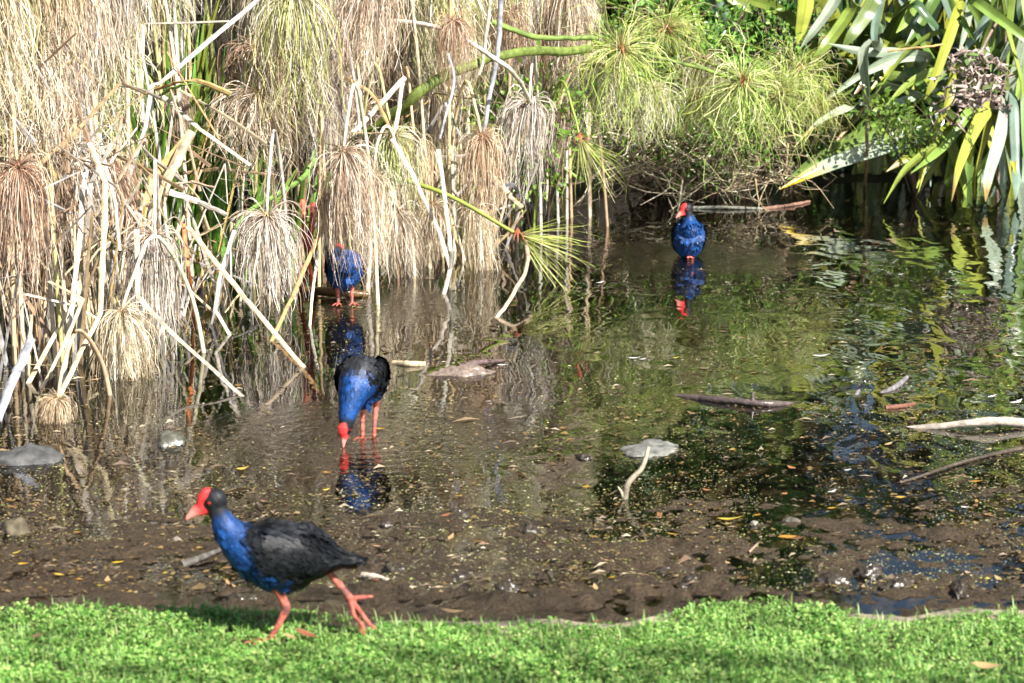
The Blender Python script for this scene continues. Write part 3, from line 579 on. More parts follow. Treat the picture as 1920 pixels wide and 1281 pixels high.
fa = [  # (points from the plant outward to the tip), width px, colour, tip colour
    ([(1803, 13, 17.0), (1777, 74, 16.8), (1750, 151, 16.7), (1733, 187, 16.7)], 26, 'yellow', None),
    ([(1793, 128, 17.0), (1777, 188, 16.8), (1750, 252, 16.6), (1722, 360, 16.4)], 20, 'yellow', None),
    ([(1857, 195, 16.8), (1830, 235, 16.6), (1797, 312, 16.3), (1784, 378, 16.0)], 32, 'yellow', BT),
    ([(1862, 190, 16.9), (1840, 270, 16.7), (1826, 330, 16.5), (1828, 375, 16.3)], 30, 'yellow', None),
    ([(1885, 190, 16.8), (1870, 270, 16.6), (1853, 330, 16.4), (1848, 378, 16.2)], 25, 'pale', BT),
    ([(1905, 180, 16.8), (1908, 250, 16.6), (1908, 320, 16.5), (1904, 375, 16.3)], 27, 'blue', None),
    ([(1817, 232, 16.9), (1767, 268, 16.6), (1703, 315, 16.3), (1657, 382, 16.0)], 22, 'lime', None),
    ([(1770, 245, 16.9), (1735, 268, 16.7), (1700, 295, 16.5), (1662, 322, 16.4)], 20, 'yellow', BT),
    ([(1752, 244, 16.9), (1683, 266, 16.7), (1560, 308, 16.4), (1462, 355, 16.2)], 34, 'pale', YT),
    ([(1745, 232, 17.1), (1650, 240, 16.9), (1540, 295, 16.6), (1476, 337, 16.4)], 32, 'green', None),
    ([(1817, 0, 16.9), (1867, 30, 16.7), (1917, 67, 16.6), (1950, 95, 16.6)], 20, 'lime', None),
    ([(1870, 20, 16.9), (1895, 90, 16.7), (1912, 150, 16.6), (1916, 190, 16.6)], 24, 'lime', None),
    ([(1822, 5, 17.2), (1810, 50, 17.1), (1797, 100, 17.0)], 22, 'pale', None),
    ([(1860, 25, 17.2), (1830, 65, 17.1), (1800, 104, 17.0)], 18, 'blue', None),
    ([(1800, 35, 16.9), (1815, 55, 16.9), (1832, 80, 16.9)], 12, 'green', None),
    ([(1896, 70, 17.1), (1880, 105, 17.0), (1862, 135, 17.0)], 20, 'pale', None),
    ([(1840, 270, 17.2), (1860, 320, 17.0), (1880, 372, 16.8)], 18, 'green', None),
    ([(1780, 250, 17.2), (1800, 320, 17.0), (1812, 372, 16.8)], 22, 'lime', None),
    ([(1765, 150, 17.3), (1740, 250, 17.2), (1745, 350, 17.0)], 22, 'blue', None),
    ([(1930, 60, 16.9), (1925, 200, 16.7), (1925, 360, 16.4)], 30, 'green', None),
]
for k in range(11):
    x0 = random.uniform(1745, 1940); x1 = x0 + random.uniform(-130, 60); dY = random.uniform(-.3, .5)
    fa.append(([(x0, random.uniform(130, 220), 17.0 + dY), ((x0 + x1) / 2 + 8, 270, 16.8 + dY), (x1, random.uniform(325, 385), 16.5 + dY)], random.uniform(16, 27), random.choice(['lime', 'yellow', 'blue', 'green', 'pale']), random.choice([None, None, BT])))
for k in range(28):                       # long arching leaves that sweep out low
    x0 = random.uniform(1640, 1900); y0 = random.uniform(60, 200); sg = random.choice([-1, -1, 1]); L = random.uniform(70, 190); dr = random.uniform(40, 150); dY = random.uniform(-.2, .9)
    fa.append(([(x0, y0, 17.2 + dY), (x0 + sg * L * .5, y0 + dr * .25, 17.0 + dY), (x0 + sg * L, min(y0 + dr, 340), 16.8 + dY)], random.uniform(15, 26), random.choice(['lime', 'green', 'yellow', 'green', 'pale']), random.choice([None, None, BT])))
fb = [
    ([(1520, -30, 17.2), (1510, 15, 17.0), (1503, 50, 16.9), (1495, 82, 16.8)], 30, 'yellow', None),
    ([(1590, -35, 17.0), (1560, 15, 16.9), (1530, 55, 16.8), (1500, 92, 16.8)], 26, 'pale', None),
    ([(1645, -10, 17.0), (1625, 25, 16.9), (1600, 62, 16.8), (1578, 92, 16.8)], 28, 'green', None),
    ([(1610, 10, 17.1), (1580, 45, 16.9), (1550, 85, 16.8), (1522, 112, 16.8)], 26, 'lime', None),
    ([(1730, 118, 17.2), (1680, 100, 17.0), (1616, 97, 16.8), (1552, 82, 16.7)], 20, 'pale', None),
    ([(1740, 110, 17.2), (1690, 106, 17.0), (1640, 125, 16.9), (1600, 148, 16.7), (1535, 198, 16.5)], 22, 'pale', None),
    ([(1655, 86, 16.7), (1630, 84, 16.5), (1620, 110, 16.4), (1626, 170, 16.4), (1624, 250, 16.4)], 26, 'pale', None),
    ([(1720, -5, 17.2), (1700, 35, 17.1), (1680, 62, 17.0)], 22, 'lime', None),
    ([(1755, -10, 17.2), (1730, 40, 17.1), (1698, 85, 17.0)], 22, 'green', None),
    ([(1705, 8, 17.1), (1740, 35, 17.0), (1770, 68, 16.9)], 20, 'dark', None),
    ([(1365, -10, 17.0), (1390, 8, 16.9), (1412, 25, 16.9)], 22, 'lime', None),
    ([(1655, -20, 17.4), (1640, 60, 17.3), (1648, 110, 17.2)], 18, 'blue', None),
    ([(1700, 120, 17.4), (1720, 150, 17.2), (1750, 185, 17.0)], 24, 'green', None),
    ([(1600, 200, 17.2), (1550, 220, 16.9), (1500, 262, 16.6)], 16, 'pale', BT),
    ([(1700, 60, 17.6), (1720, 20, 17.5), (1735, -30, 17.5)], 20, 'blue', None),
]
flax_plant(at(1850, 300, 17.9), fa, 44, 'large flax plant whose yellow-green leaves dip into the pond', 1.9)
flax_plant(at(1650, 300, 18.2), fb, 44, 'flax plant with pale folded leaves behind the small leafy sprig', 1.9)
flax_plant(at(1480, 290, 18.8), [], 30, 'flax plant half hidden behind the yellow-green papyrus heads', 1.7)
flax_plant(at(1990, 300, 18.6), [], 26, 'tall flax plant behind the dry seed cluster', 2.3)
flax_plant(at(2200, 310, 17.6), [], 34, 'flax plant at the edge of the row beyond the seed cluster', 1.9)
flax_plant(at(2420, 310, 17.0), [], 34, 'last flax plant of the row on the far bank', 1.8)
flax_plant(at(1750, 290, 19.6), [], 26, 'tall dark flax plant behind the other flax', 2.5)
# slim stalk from the folded leaf to the water, dry seed stalks
R([(1624, 185, 16.45), (1626, 280, 16.4), (1621, 362, None)], 7, 'brown', 'slim brown stalk standing in the water under the folded flax leaf', None, True, name='dry_stalk')
R([(1664, 96, 16.5), (1720, 90, 16.5), (1768, 84, 16.6)], 5, 'ochre', 'thin ochre stalk lying across the flax leaves', None, True, name='dry_stalk')
R([(1497, 130, 16.3), (1530, 120, 16.3)], 3, 'straw', 'short straw stalk caught in the papyrus', None, True, name='dry_stalk')
def seed_cluster():
    c0 = at(1835, 185, 16.3); root = empty('seed_head', (at(1870, 330, 17.2).x, 17.2, tz1(at(1870, 330, 17.2).x, 17.2)))
    o = np.array(list(root.location)); mb = MB()
    tube(mb, spline([Vector(root.location), at(1885, 60, 17.0), at(1850, 75, 16.6), at(1835, 140, 16.35), at(1842, 205, 16.3)], 20) - o, np.linspace(0.014, 0.006, 20), (0.22, 0.16, 0.13), 6)
    pods = []
    for k in range(30):
        a = at(random.gauss(1835, 22), random.uniform(95, 205), 16.35 + random.uniform(-.08, .08)); b = a + Vector((random.gauss(0, .15), random.uniform(-.12, .05), random.uniform(-.16, .02)))
        P = spline([a, a.lerp(b, 0.5) + Vector((0, 0, 0.03)), b], 6); tube(mb, P - o, np.linspace(0.005, 0.003, 6), (0.24, 0.17, 0.14), 4)
        for q in range(6):
            s = P[random.randrange(1, 6)]; d = Vector((random.gauss(0, 1), random.gauss(-0.3, 1), random.gauss(0, .6))).normalized() * random.uniform(0.05, 0.10)
            pods.append((s, d))
    mb.build('stalk', M_BARK, root)
    for s, d in pods:
        m2 = MB(); e = Vector((random.gauss(0, 1), random.gauss(0, 1), random.gauss(0, 1))).normalized() * d.length * 0.5
        strap(m2, spline([(0, 0, 0), tuple(d * 0.5 + e), tuple(d)], 6), 0.024 * np.array([.4, .9, 1, .9, .6, .1]), random.choice([(0.42, 0.34, 0.30), (0.30, 0.22, 0.19), (0.52, 0.45, 0.40)]), (random.gauss(0, 1), random.gauss(0, 1), 0.3), 0.5)
        m2.build('pod', M_LITTER, root, Vector(s) - Vector(root.location))
    tag(root, 'drooping cluster of dry curled brown seed pods over the flax', 'seed head')
seed_cluster()

# ------------------------------------------------------------------ shrubs, twigs, trees
LEAFSH = np.array([(0, 0, 0), (0.28, -0.2, 0.03), (0.65, -0.2, 0.03), (1, 0, -0.04), (0.65, 0.2, 0.03), (0.28, 0.2, 0.03)])
LEAFF = np.array([(0, 1, 2, 3), (0, 3, 4, 5)])
def leaves_into(mb, pos, dirs, size, cols, r, flat=0.0):
    n = len(pos); d = norm(dirs); up = r.normal(size=(n, 3)) + np.array([0, 0, flat]); s = norm(np.cross(up, d)); u = np.cross(d, s)
    L = LEAFSH[None] * size[:, None, None]
    V = pos[:, None] + d[:, None] * L[..., :1] + s[:, None] * L[..., 1:2] + u[:, None] * L[..., 2:3]
    F = (np.arange(n)[:, None, None] * 6 + LEAFF[None]).reshape(-1, 4)
    mb.add(V.reshape(-1, 3), F, np.repeat(cols, 6, 0))
GREENS = np.array([(0.10, 0.24, 0.03), (0.16, 0.34, 0.05), (0.07, 0.17, 0.03), (0.24, 0.40, 0.07)])
DARKG = np.array([(0.05, 0.10, 0.02), (0.07, 0.14, 0.03), (0.10, 0.15, 0.03), (0.04, 0.08, 0.02)])
def shrub(name, base, tips, nleaf, lsize, cols, label, cat, group=None, jitter=0.12, seed=1, trunkr=0.012, bark=(0.16, 0.12, 0.08), twigs=3):
    r = np.random.default_rng(seed); b = Vector(base); b.z = tz1(b.x, b.y) - 0.03
    root = empty(name, b); o = np.array(list(b)); mb = MB(); ml = MB(); pts = []
    for tp_ in tips:
        tp_ = Vector(tp_); mid = b.lerp(tp_, 0.5) + Vector((r.uniform(-.1, .1), r.uniform(-.1, .1), 0.12 * (tp_ - b).length))
        P = spline([b + Vector((r.uniform(-.05, .05), r.uniform(-.05, .05), 0)), mid, tp_], 12) - o
        tube(mb, P, np.linspace(trunkr, trunkr * 0.25, 12), bark, 5)
        for q in range(twigs):
            s = P[r.integers(5, 11)]; e = s + r.normal(size=3) * jitter * 1.3; Q = spline([s, (s + e) / 2 + np.array([0, 0, 0.02]), e], 6); tube(mb, Q, np.linspace(trunkr * 0.4, trunkr * 0.12, 6), bark, 4)
            pts.append(Q)
        pts.append(P[4:])
    mb.build('branches', M_BARK, root)
    A = np.concatenate(pts); k = r.integers(0, len(A), nleaf); pos = A[k] + r.normal(size=(nleaf, 3)) * jitter
    dirs = pos - A[k] + np.array([0, -0.03, 0.0])
    leaves_into(ml, pos, dirs, lsize * r.uniform(0.6, 1.2, nleaf), cols[r.integers(0, len(cols), nleaf)] * r.uniform(0.8, 1.2, (nleaf, 1)), r, 1.0)
    f = ml.build('foliage', M_LEAF, root); f['kind'] = 'stuff'
    return tag(root, label, cat, group)
def tips(px0, px1, py0, py1, Y0, Y1, n): return [at(random.uniform(px0, px1), random.uniform(py0, py1), random.uniform(Y0, Y1)) for _ in range(n)]
shrub('leafy_shrub', at(1010, 372, 15.4), tips(925, 1075, 135, 280, 13.9, 14.5, 14), 1300, 0.05, GREENS * 1.2, 'bright green leafy shrub behind the bell-shaped papyrus mop', 'shrub', 'leafy shrubs on the far bank', 0.10, 5)
shrub('leafy_shrub', at(1250, 330, 17.0), tips(1100, 1420, -60, 170, 15.6, 17.0, 22), 3800, 0.048, GREENS * 1.25, 'broad bright green shrub behind the yellow-green papyrus heads', 'shrub', 'leafy shrubs on the far bank', 0.15, 6)
shrub('leafy_shrub', at(1330, 330, 16.8), tips(1150, 1520, 190, 260, 15.6, 16.4, 16), 1500, 0.042, GREENS, 'low green shrub over the twigs at the water', 'shrub', 'leafy shrubs on the far bank', 0.10, 7)
shrub('leafy_sprig', at(1730, 330, 17.2), tips(1605, 1745, 185, 235, 15.9, 16.2, 8), 620, 0.055, GREENS, 'small leafy sprig hanging before the fallen flax leaves', 'shrub', None, 0.05, 8, 0.007)
shrub('leafy_shrub', at(1000, 330, 17.5), tips(700, 1150, -150, 150, 16.0, 17.5, 20), 3000, 0.05, GREENS * 0.8, 'tall green shrub behind the dry papyrus stand', 'shrub', 'leafy shrubs on the far bank', 0.16, 9)
shrub('leafy_shrub', at(1480, 320, 18.0), tips(1350, 1600, -200, 120, 17.2, 18.2, 16), 2600, 0.05, GREENS * 0.7, 'tall green shrub between the papyrus heads and the flax', 'shrub', 'leafy shrubs on the far bank', 0.16, 10)
def twig_bush(px0, px1, n, seed, label):
    r = random.Random(seed); b = at((px0 + px1) / 2, 335, 17.0); b.z = tz1(b.x, b.y); root = empty('twig_bush', b); o = np.array(list(b))
    m2 = MB()
    for k in range(n):
        s = at(r.uniform(px0, px1), r.uniform(235, 340), r.uniform(16.0, 16.9)); e = s + Vector((r.gauss(0, .28), r.uniform(-.35, .05), r.uniform(-.3, .12)))
        e.z = max(e.z, -0.02)
        c = r.choice([(0.40, 0.32, 0.22), (0.24, 0.17, 0.11), (0.15, 0.11, 0.08), (0.5, 0.43, 0.32)])
        P = spline([s, s.lerp(e, .5) + Vector((r.gauss(0, .05), r.gauss(0, .05), r.gauss(0, .05))), e], 7) - o
        tube(m2, P, np.linspace(r.uniform(.004, .011), .002, 7), c, 4)
        for q in range(2):
            a = P[r.randrange(2, 6)]; d = np.array([r.gauss(0, .08), r.gauss(0, .06), r.gauss(0, .07)]); tube(m2, np.array([a, a + d * .6, a + d + np.array([0, 0, .01])]), [.003, .0025, .001], c, 3)
    f = m2.build('twigs', M_BARK, root); f['kind'] = 'stuff'
    mb = MB()
    for k in range(5):
        e = at(r.uniform(px0, px1), r.uniform(240, 300), r.uniform(16.2, 16.9)); P = spline([b, b.lerp(e, .5) + Vector((0, 0, .1)), e], 9) - o; tube(mb, P, np.linspace(.02, .008, 9), (0.16, 0.12, 0.08), 6)
    mb.build('branches', M_BARK, root)
    return tag(root, label, 'bush', 'bare twig bushes at the water')
twig_bush(1130, 1300, 110, 3, 'tangle of bare brown twigs under the wide yellow-green papyrus head')
twig_bush(1290, 1480, 120, 4, 'tangle of bare brown twigs beside the fallen pale flax leaves')

def tree_meshes(seed, H, n=17000, ls=0.15):
    r = np.random.default_rng(seed); mt = MB(); ml = MB()
    T = spline([(0, 0, -0.1), (0.1, 0.05, H * 0.3), (-0.05, 0, H * 0.65), (0.05, 0, H * 0.95)], 12); tube(mt, T, np.linspace(0.13, 0.02, 12), (0.12, 0.09, 0.065), 8)
    cl = []
    for k in range(26):
        s = T[r.integers(1, 11)]; a = r.uniform(0, 6.28); q = H * r.uniform(0.12, 0.34); e = s + np.array([math.cos(a) * q, math.sin(a) * q, H * r.uniform(-0.06, 0.14)])
        P = spline([s, (s + e) / 2 + np.array([0, 0, 0.08 * H * r.random()]), e], 7); tube(mt, P, np.linspace(0.035, 0.008, 7), (0.12, 0.09, 0.065), 5)
        cl += [P[3], P[5], P[6]]
    cl = np.array(cl); k = r.integers(0, len(cl), n); pos = cl[k] + r.normal(size=(n, 3)) * np.array([.24, .24, .18]) * H / 5
    leaves_into(ml, pos, r.normal(size=(n, 3)) + np.array([0, 0, -.3]), ls * r.uniform(0.6, 1.2, n), DARKG[r.integers(0, 4, n)] * r.uniform(.8, 1.3, (n, 1)), r, 1.2)
    a = mt.mesh('trunk'); a.materials.append(M_BARK); c = ml.mesh('crown'); c.materials.append(M_LEAF); return a, c
TM = [tree_meshes(200 + k, 5.0) for k in range(3)]
TREES = [(-8.0, 15.0, 1.2), (-6.2, 17.0, 1.2), (-4.6, 18.6, 1.25), (-3.0, 19.4, 1.2), (-1.5, 19.8, 1.25), (-0.1, 20.4, 1.2), (1.3, 20.8, 1.2), (2.7, 21.3, 0.6), (4.0, 21.6, 0.55), (5.2, 21.2, 0.6), (6.5, 21.0, 1.2), (8.0, 20.0, 1.2), (9.6, 19.0, 1.2), (-6.4, 21.0, 1.4), (-4.0, 22.4, 1.4), (-2.2, 23.0, 1.4), (0.0, 23.4, 1.4), (1.4, 24.0, 1.3), (7.6, 24.0, 1.4), (9.5, 22.5, 1.4)]
for k, (x, y, s) in enumerate(TREES):
    t_ = empty('evergreen_tree', (x, y, tz1(x, y) - 0.1), random.uniform(0, 6.28)); t_.scale = (s, s, s)
    a, c = TM[k % 3]; link('trunk', a, None, t_); h = link('crown', c, None, t_); h['kind'] = 'stuff'
    tag(t_, ('tall' if s > 1.3 else 'low' if s < 1 else 'mid-height') + ' dark evergreen tree behind the waterside plants', 'tree', 'evergreen trees behind the pond')
a, c = tree_meshes(300, 8.5, 3600, 0.14); t_ = empty('shade_tree', (5.5, -1.7, tz1(5.5, -1.7) - .1)); link('trunk', a, None, t_); h = link('crown', c, None, t_); h['kind'] = 'stuff'
tag(t_, 'thin-leaved tree on the near lawn whose shade dapples the grass', 'tree')

# ------------------------------------------------------------------ swamphens
BLUE = np.array([0.007, 0.043, 0.160]); LBLUE = np.array([0.085, 0.13, 0.30]); BLK = np.array([0.006, 0.007, 0.009]); GRY = np.array([0.027, 0.029, 0.034]); RED = np.array([0.72, 0.035, 0.035]); PINK = np.array([0.72, 0.24, 0.20]); LEG = np.array([0.46, 0.125, 0.095]); JNT = np.array([0.20, 0.08, 0.07])
BODY = [(-0.180, .206, .008, .022), (-0.16, .209, .018, .030), (-0.130, .213, .027, .038), (-0.092, .218, .050, .055), (-0.042, .221, .076, .074), (0.0, .221, .094, .085), (0.05, .231, .092, .086), (0.095, .248, .079, .074)]
def swamphen(name, loc, rz, label, pitch=0.0, lift=0.0, neck=None, head=None, beak=None, legs=(), eyes=True, seed=1, shift=0.0):
    """neck: points after the breast (x,y,z,r); head: centre; beak: tip; legs: lists of (x,y,z,r) chains, toes included"""
    r = np.random.default_rng(seed); root = empty(name, loc, rz)
    mb = MB(); reg = []; tan = []
    def grow(P, rv, rl, region, k=20, hint=(0, 1, 0)):
        P = np.array(P, float); n0 = mb.n; tube(mb, P, rl, (0, 0, 0), k, hint, r2=rv); m_ = mb.n - n0
        T, S, B = frames(P, hint); reg.extend([region] * m_); tt = np.vstack([np.repeat(T, k, 0), np.repeat(T[:1], k + 1, 0), np.repeat(T[-1:], k + 1, 0)]); tan.extend(tt.tolist())
    cp, sp = math.cos(pitch), math.sin(pitch); c0 = np.array([0, 0, 0.22])
    def rot(p): p = np.array(p, float) - c0; return np.array([p[0] * cp - p[2] * sp, p[1], p[0] * sp + p[2] * cp]) + c0 + np.array([0, 0, lift])
    bp = [rot((x, 0, z)) for x, z, _, _ in BODY]; rv = [q[2] for q in BODY]; rl = [q[3] for q in BODY]
    pts = bp + [np.array(q[:3]) for q in neck]; rv += [q[3] for q in neck]; rl += [q[3] * 0.92 for q in neck]
    u = np.linspace(0, 1, 60); uu = np.linspace(0, 1, len(pts))
    P = spline(pts, 60); grow(P, np.interp(u, uu, rv), np.interp(u, uu, rl), 0)
    for sgn in (1, -1):                                            # folded wings
        W = spline([rot((0.10, sgn * .052, .262)), rot((0.04, sgn * .064, .245)), rot((-0.05, sgn * .056, .235)), rot((-0.11, sgn * .034, .224)), rot((-0.155, sgn * .018, .222))], 20)
        uu2 = np.linspace(0, 1, 20); grow(W, np.interp(uu2, [0, .25, .55, 1], [.03, .062, .055, .006]), np.interp(uu2, [0, .25, .55, 1], [.02, .034, .03, .006]), 1, 16)
    H = np.array(head, float); Bk = np.array(beak, float); hd = norm((Bk - H)[None])[0]
    sidev = norm(np.cross(hd, np.array([0, 0, 1.0]))[None])[0] if abs(hd[2]) < 0.95 else np.array([0, 1.0, 0]); hup = np.cross(sidev, hd)
    neck_end = np.array(neck[-1][:3])
    Hq = [H - hd * .036, H - hd * .026, H - hd * .008, H + hd * .010, H + hd * .024]
    grow(Hq, [.012, .027, .034, .031, .020], [.011, .022, .027, .024, .014], 2, 16, sidev)
    L = np.linalg.norm(Bk - H); g0 = H + hd * .014
    bq = [g0 + (Bk - g0) * k - hup * (0.004 * (1 - k)) + hup * (0.007 * math.sin(k * 3.1)) for k in (0, .2, .4, .6, .8, 1)]
    grow(bq, [.024, .022, .018, .013, .008, .003], [.013, .014, .012, .009, .006, .0025], 3, 12, sidev)
    sh = [H + hup * .034 - hd * .012, H + hup * .036 + hd * .004, H + hup * .027 + hd * .022, H + hup * .014 + hd * .038]
    grow(sh, [.003, .008, .010, .008], [.010, .019, .018, .013], 4, 12, sidev)
    for chain in legs:
        q = np.array(chain, float); Pq = poly(q[:, :3], 14); s0 = np.r_[0, np.cumsum(np.linalg.norm(np.diff(q[:, :3], axis=0), axis=1))]; s1 = np.r_[0, np.cumsum(np.linalg.norm(np.diff(Pq, axis=0), axis=1))]
        rr_ = np.interp(s1, s0, q[:, 3]); grow(Pq, rr_, rr_, 5, 10, (0.1, 1, 0.05))
    src = np.concatenate(mb.v)
    tmp = bpy.data.objects.new('tmp', mb.mesh('tmp')); COL.objects.link(tmp)
    md = tmp.modifiers.new('r', 'REMESH'); md.mode = 'VOXEL'; md.voxel_size = 0.0032
    ms = tmp.modifiers.new('s', 'SMOOTH'); ms.factor = 0.5; ms.iterations = 4
    dg = bpy.context.evaluated_depsgraph_get(); me = bpy.data.meshes.new_from_object(tmp.evaluated_get(dg)); bpy.data.objects.remove(tmp)
    kd = kdtree.KDTree(len(src))
    for i, p in enumerate(src): kd.insert(p, i)
    kd.balance()
    n = len(me.vertices); V = np.zeros(n * 3, np.float32); me.vertices.foreach_get('co', V); V = V.reshape(-1, 3).astype(float)
    near = np.array([kd.find(p)[1] for p in V]); rg = np.array(reg)[near]; tg = np.array(tan)[near]
    # unpitch to body coordinates for the plumage pattern
    q = V - c0 - np.array([0, 0, lift]); bx = q[:, 0] * cp + q[:, 2] * sp; bz = -q[:, 0] * sp + q[:, 2] * cp + 0.22
    nf = fbm(V[:, 0] * 1 + V[:, 1] * .7, V[:, 2] + V[:, 1] * .5, 28, seed, 3) - 0.5
    line = bx - (0.000 + (bz - 0.135) * 0.64) + nf * 0.03 + shift          # in front of the line: blue
    wb = sstep(-0.012, 0.012, line)[:, None]
    back = BLK + (GRY - BLK) * np.clip(sstep(0.26, 0.32, bz) * 0.6 + nf * 1.2, 0, 1)[:, None]
    shoulder = np.exp(-(line / 0.035) ** 2)[:, None] * np.clip(0.35 + nf * 2.4, 0, 1)[:, None] * sstep(0.16, 0.24, bz)[:, None]
    bl = BLUE * (1 + nf[:, None] * 0.6); bl = bl + (LBLUE - bl) * shoulder
    C = back + (bl - back) * wb
    isneck = (rg == 0) & (np.abs(V - H).min(1) > -1)
    C[rg == 1] = np.where(line[rg == 1][:, None] > 0.02, bl[rg == 1], C[rg == 1])
    dh = np.linalg.norm(V - H, axis=1); hk = (1 - sstep(0.036, 0.058, dh))[:, None]
    nonred = rg < 3
    C = np.where(nonred[:, None], C + (np.array([0.016, 0.018, 0.022]) - C) * hk, C)
    bt = np.clip(((V - g0) @ hd) / max(L - .014, 1e-3), 0, 1)[:, None]
    hf = (V - H) @ hd; hu = (V - H) @ hup; hs_ = np.abs((V - H) @ sidev)
    red = (rg >= 2) & (rg < 5) & ((hf > 0.027) | ((hu > 0.025 - 0.55 * hf) & (hf > -0.02) & (hs_ < 0.019)))
    hdm = ((rg >= 2) & (rg < 5) & ~red)[:, None]
    C = np.where(hdm, np.array([0.012, 0.013, 0.016]), C); C = np.where(red[:, None], RED + (PINK - RED) * sstep(0.25, 0.7, bt), C)
    spots = (fbm(V[:, 0] * 2 + V[:, 1], V[:, 2] * 2, 60, 3, 2) > 0.62)[:, None]
    C = np.where((rg == 5)[:, None], np.where(spots, LEG * 0.55, LEG), C)
    for chain in legs:
        if len(chain) > 3 and chain[0][3] > .015:
            jd = np.linalg.norm(V - np.array(chain[2][:3]), axis=1); C = np.where(((rg == 5) & (jd < 0.016) & (nf > -0.12))[:, None], JNT, C)
    a = me.color_attributes.new('Col', 'FLOAT_COLOR', 'POINT'); a.data.foreach_set('color', np.concatenate([C, np.ones((n, 1))], 1).astype(np.float32).ravel())
    me.polygons.foreach_set('use_smooth', np.ones(len(me.polygons), bool)); me.materials.clear(); me.materials.append(M_BIRD)
    body = link('body', me, M_BIRD, root)
    # plumage: small overlapping feathers
    nv = np.zeros(n * 3, np.float32); me.vertices.foreach_get('normal', nv); nv = nv.reshape(-1, 3).astype(float)
    cand = np.where((rg < 3) & (dh > 0.046))[0]; k = cand[r.integers(0, len(cand), 4200)]
    d = -tg[k]; d = norm(d + r.normal(size=d.shape) * 0.12); nn = nv[k]; d = norm(d - (d * nn).sum(1, keepdims=True) * nn)
    isb = C[k].sum(1) < 0.22; sz = np.where(isb, r.uniform(.022, .044, len(k)), r.uniform(.010, .020, len(k))) * np.where(dh[k] < 0.07, 0.55, 1)
    s = np.cross(nn, d); Ls = np.array([(0, 0, 0.0), (.35, -.22, .04), (.75, -.17, .10), (1, 0, .13), (.75, .17, .10), (.35, .22, .04)])
    base = V[k] - nn * 0.001
    FV = base[:, None] + (d[:, None] * Ls[None, :, :1] + s[:, None] * Ls[None, :, 1:2] + nn[:, None] * Ls[None, :, 2:3]) * sz[:, None, None]
    FF = (np.arange(len(k))[:, None, None] * 6 + LEAFF[None]).reshape(-1, 4)
    fm = MB(); fm.add(FV.reshape(-1, 3), FF, np.repeat(C[k] * np.exp(r.normal(0, .32, (len(k), 1))), 6, 0))
    f = fm.build('plumage', M_BIRD, body); f['kind'] = 'stuff'
    if eyes:
        for sgn in (1, -1):
            e = H + sidev * sgn * 0.0228 + hd * 0.008 + hup * 0.006; em = MB(); a_ = np.arange(10) * 2 * math.pi / 10
            for rad, out_, c in ((.0062, 0, (0.05, 0.01, 0.01)), (.0050, .0016, (0.55, 0.03, 0.02)), (.0026, .0028, (0.003, 0.003, 0.003))):
                rad *= 0.75; ring = e + (hd[None] * np.cos(a_)[:, None] + hup[None] * np.sin(a_)[:, None]) * rad + sidev * sgn * out_
                em.add(np.vstack([ring, e + sidev * sgn * (out_ + rad * 0.55)]), np.array([(q_, (q_ + 1) % 10, 10) for q_ in range(10)]), c)
            em.build('eye', M_EYE, body)
    return tag(root, label, 'swamphen', 'swamphens feeding in the pond')
def foot(x, y, z, ang=0.0, L=0.075, r0=.0055, curl=0.0):
    out = []
    for a, l in ((-0.5, .9), (0, 1.1), (0.5, .9), (math.pi, .55)):
        c, s = math.cos(a + ang), math.sin(a + ang)
        out.append([(x, y, z + .004, r0 * 1.1), (x + c * L * l * .5, y + s * L * l * .5, z + .006, r0), (x + c * L * l, y + s * L * l, z, r0 * .5)])
    return out
# walking bird on the lawn
fpt = wp(503, 1196, GZ + 0.025); gz = tz1(fpt.x, fpt.y)
bx0 = fpt.x + 0.055
swamphen('swamphen', (bx0, fpt.y + 0.03, gz + 0.012), math.pi + 0.06, 'striding blue swamphen with one leg raised behind on the lawn edge',
         neck=[(0.130, 0, .268, .058), (0.162, 0, .303, .038), (0.179, 0, .338, .027), (0.188, 0, .364, .025)], head=(0.196, 0, .377), beak=(0.272, 0, .325),
         legs=[[(0.03, .03, .15, .022), (0.018, .03, .118, .012), (0.006, .03, .088, .0125), (0.03, .03, .04, .0085), (0.055, .03, -.002, .009)]] + foot(0.055, .03, -0.004, 0.1, .062, .0045) +
              [[(-0.085, -.02, .20, .02), (-0.108, -.02, .17, .011), (-0.148, -.02, .118, .0105), (-0.163, -.02, .096, .0115)],
               [(-0.163, -.02, .096, .009), (-0.19, -.02, .100, .007), (-0.226, -.02, .102, .004)],
               [(-0.163, -.02, .096, .008), (-0.19, -.02, .06, .007), (-0.212, -.015, .028, .0065), (-0.232, -.015, .012, .004)],
               [(-0.163, -.02, .096, .008), (-0.178, -.03, .05, .007), (-0.192, -.035, .010, .0065), (-0.182, -.035, -.025, .004)],
               [(-0.163, -.02, .096, .008), (-0.172, 0, .055, .0065), (-0.196, 0.005, .03, .006), (-0.198, .005, .000, .004)]], seed=2)
# dipping bird, front view
p2 = wp(682, 815); gz = tz1(p2.x, p2.y)
swamphen('swamphen', (p2.x + 0.0, p2.y + 0.03, -0.01), -math.pi / 2 - 0.16, 'swamphen bending down with its red bill touching the shallow water',
         pitch=-0.22, lift=-0.005, neck=[(0.155, -.005, .195, .060), (0.195, -.01, .155, .045), (0.215, -.015, .120, .037), (0.222, -.018, .095, .030)], head=(0.226, -.020, .078), beak=(0.252, -.024, .004),
         legs=[[(0.02, .05, .15, .02), (0.0, .048, .12, .011), (0.02, .046, .05, .009), (0.03, .045, 0.0, .009)], [(0.02, -.0, .15, .02), (0.01, .0, .12, .011), (0.03, .0, .05, .009), (0.03, .0, 0.0, .009)]] + foot(.03, .045, -.004, 0) + foot(.03, 0, -.004, 0), seed=3, shift=-0.05)
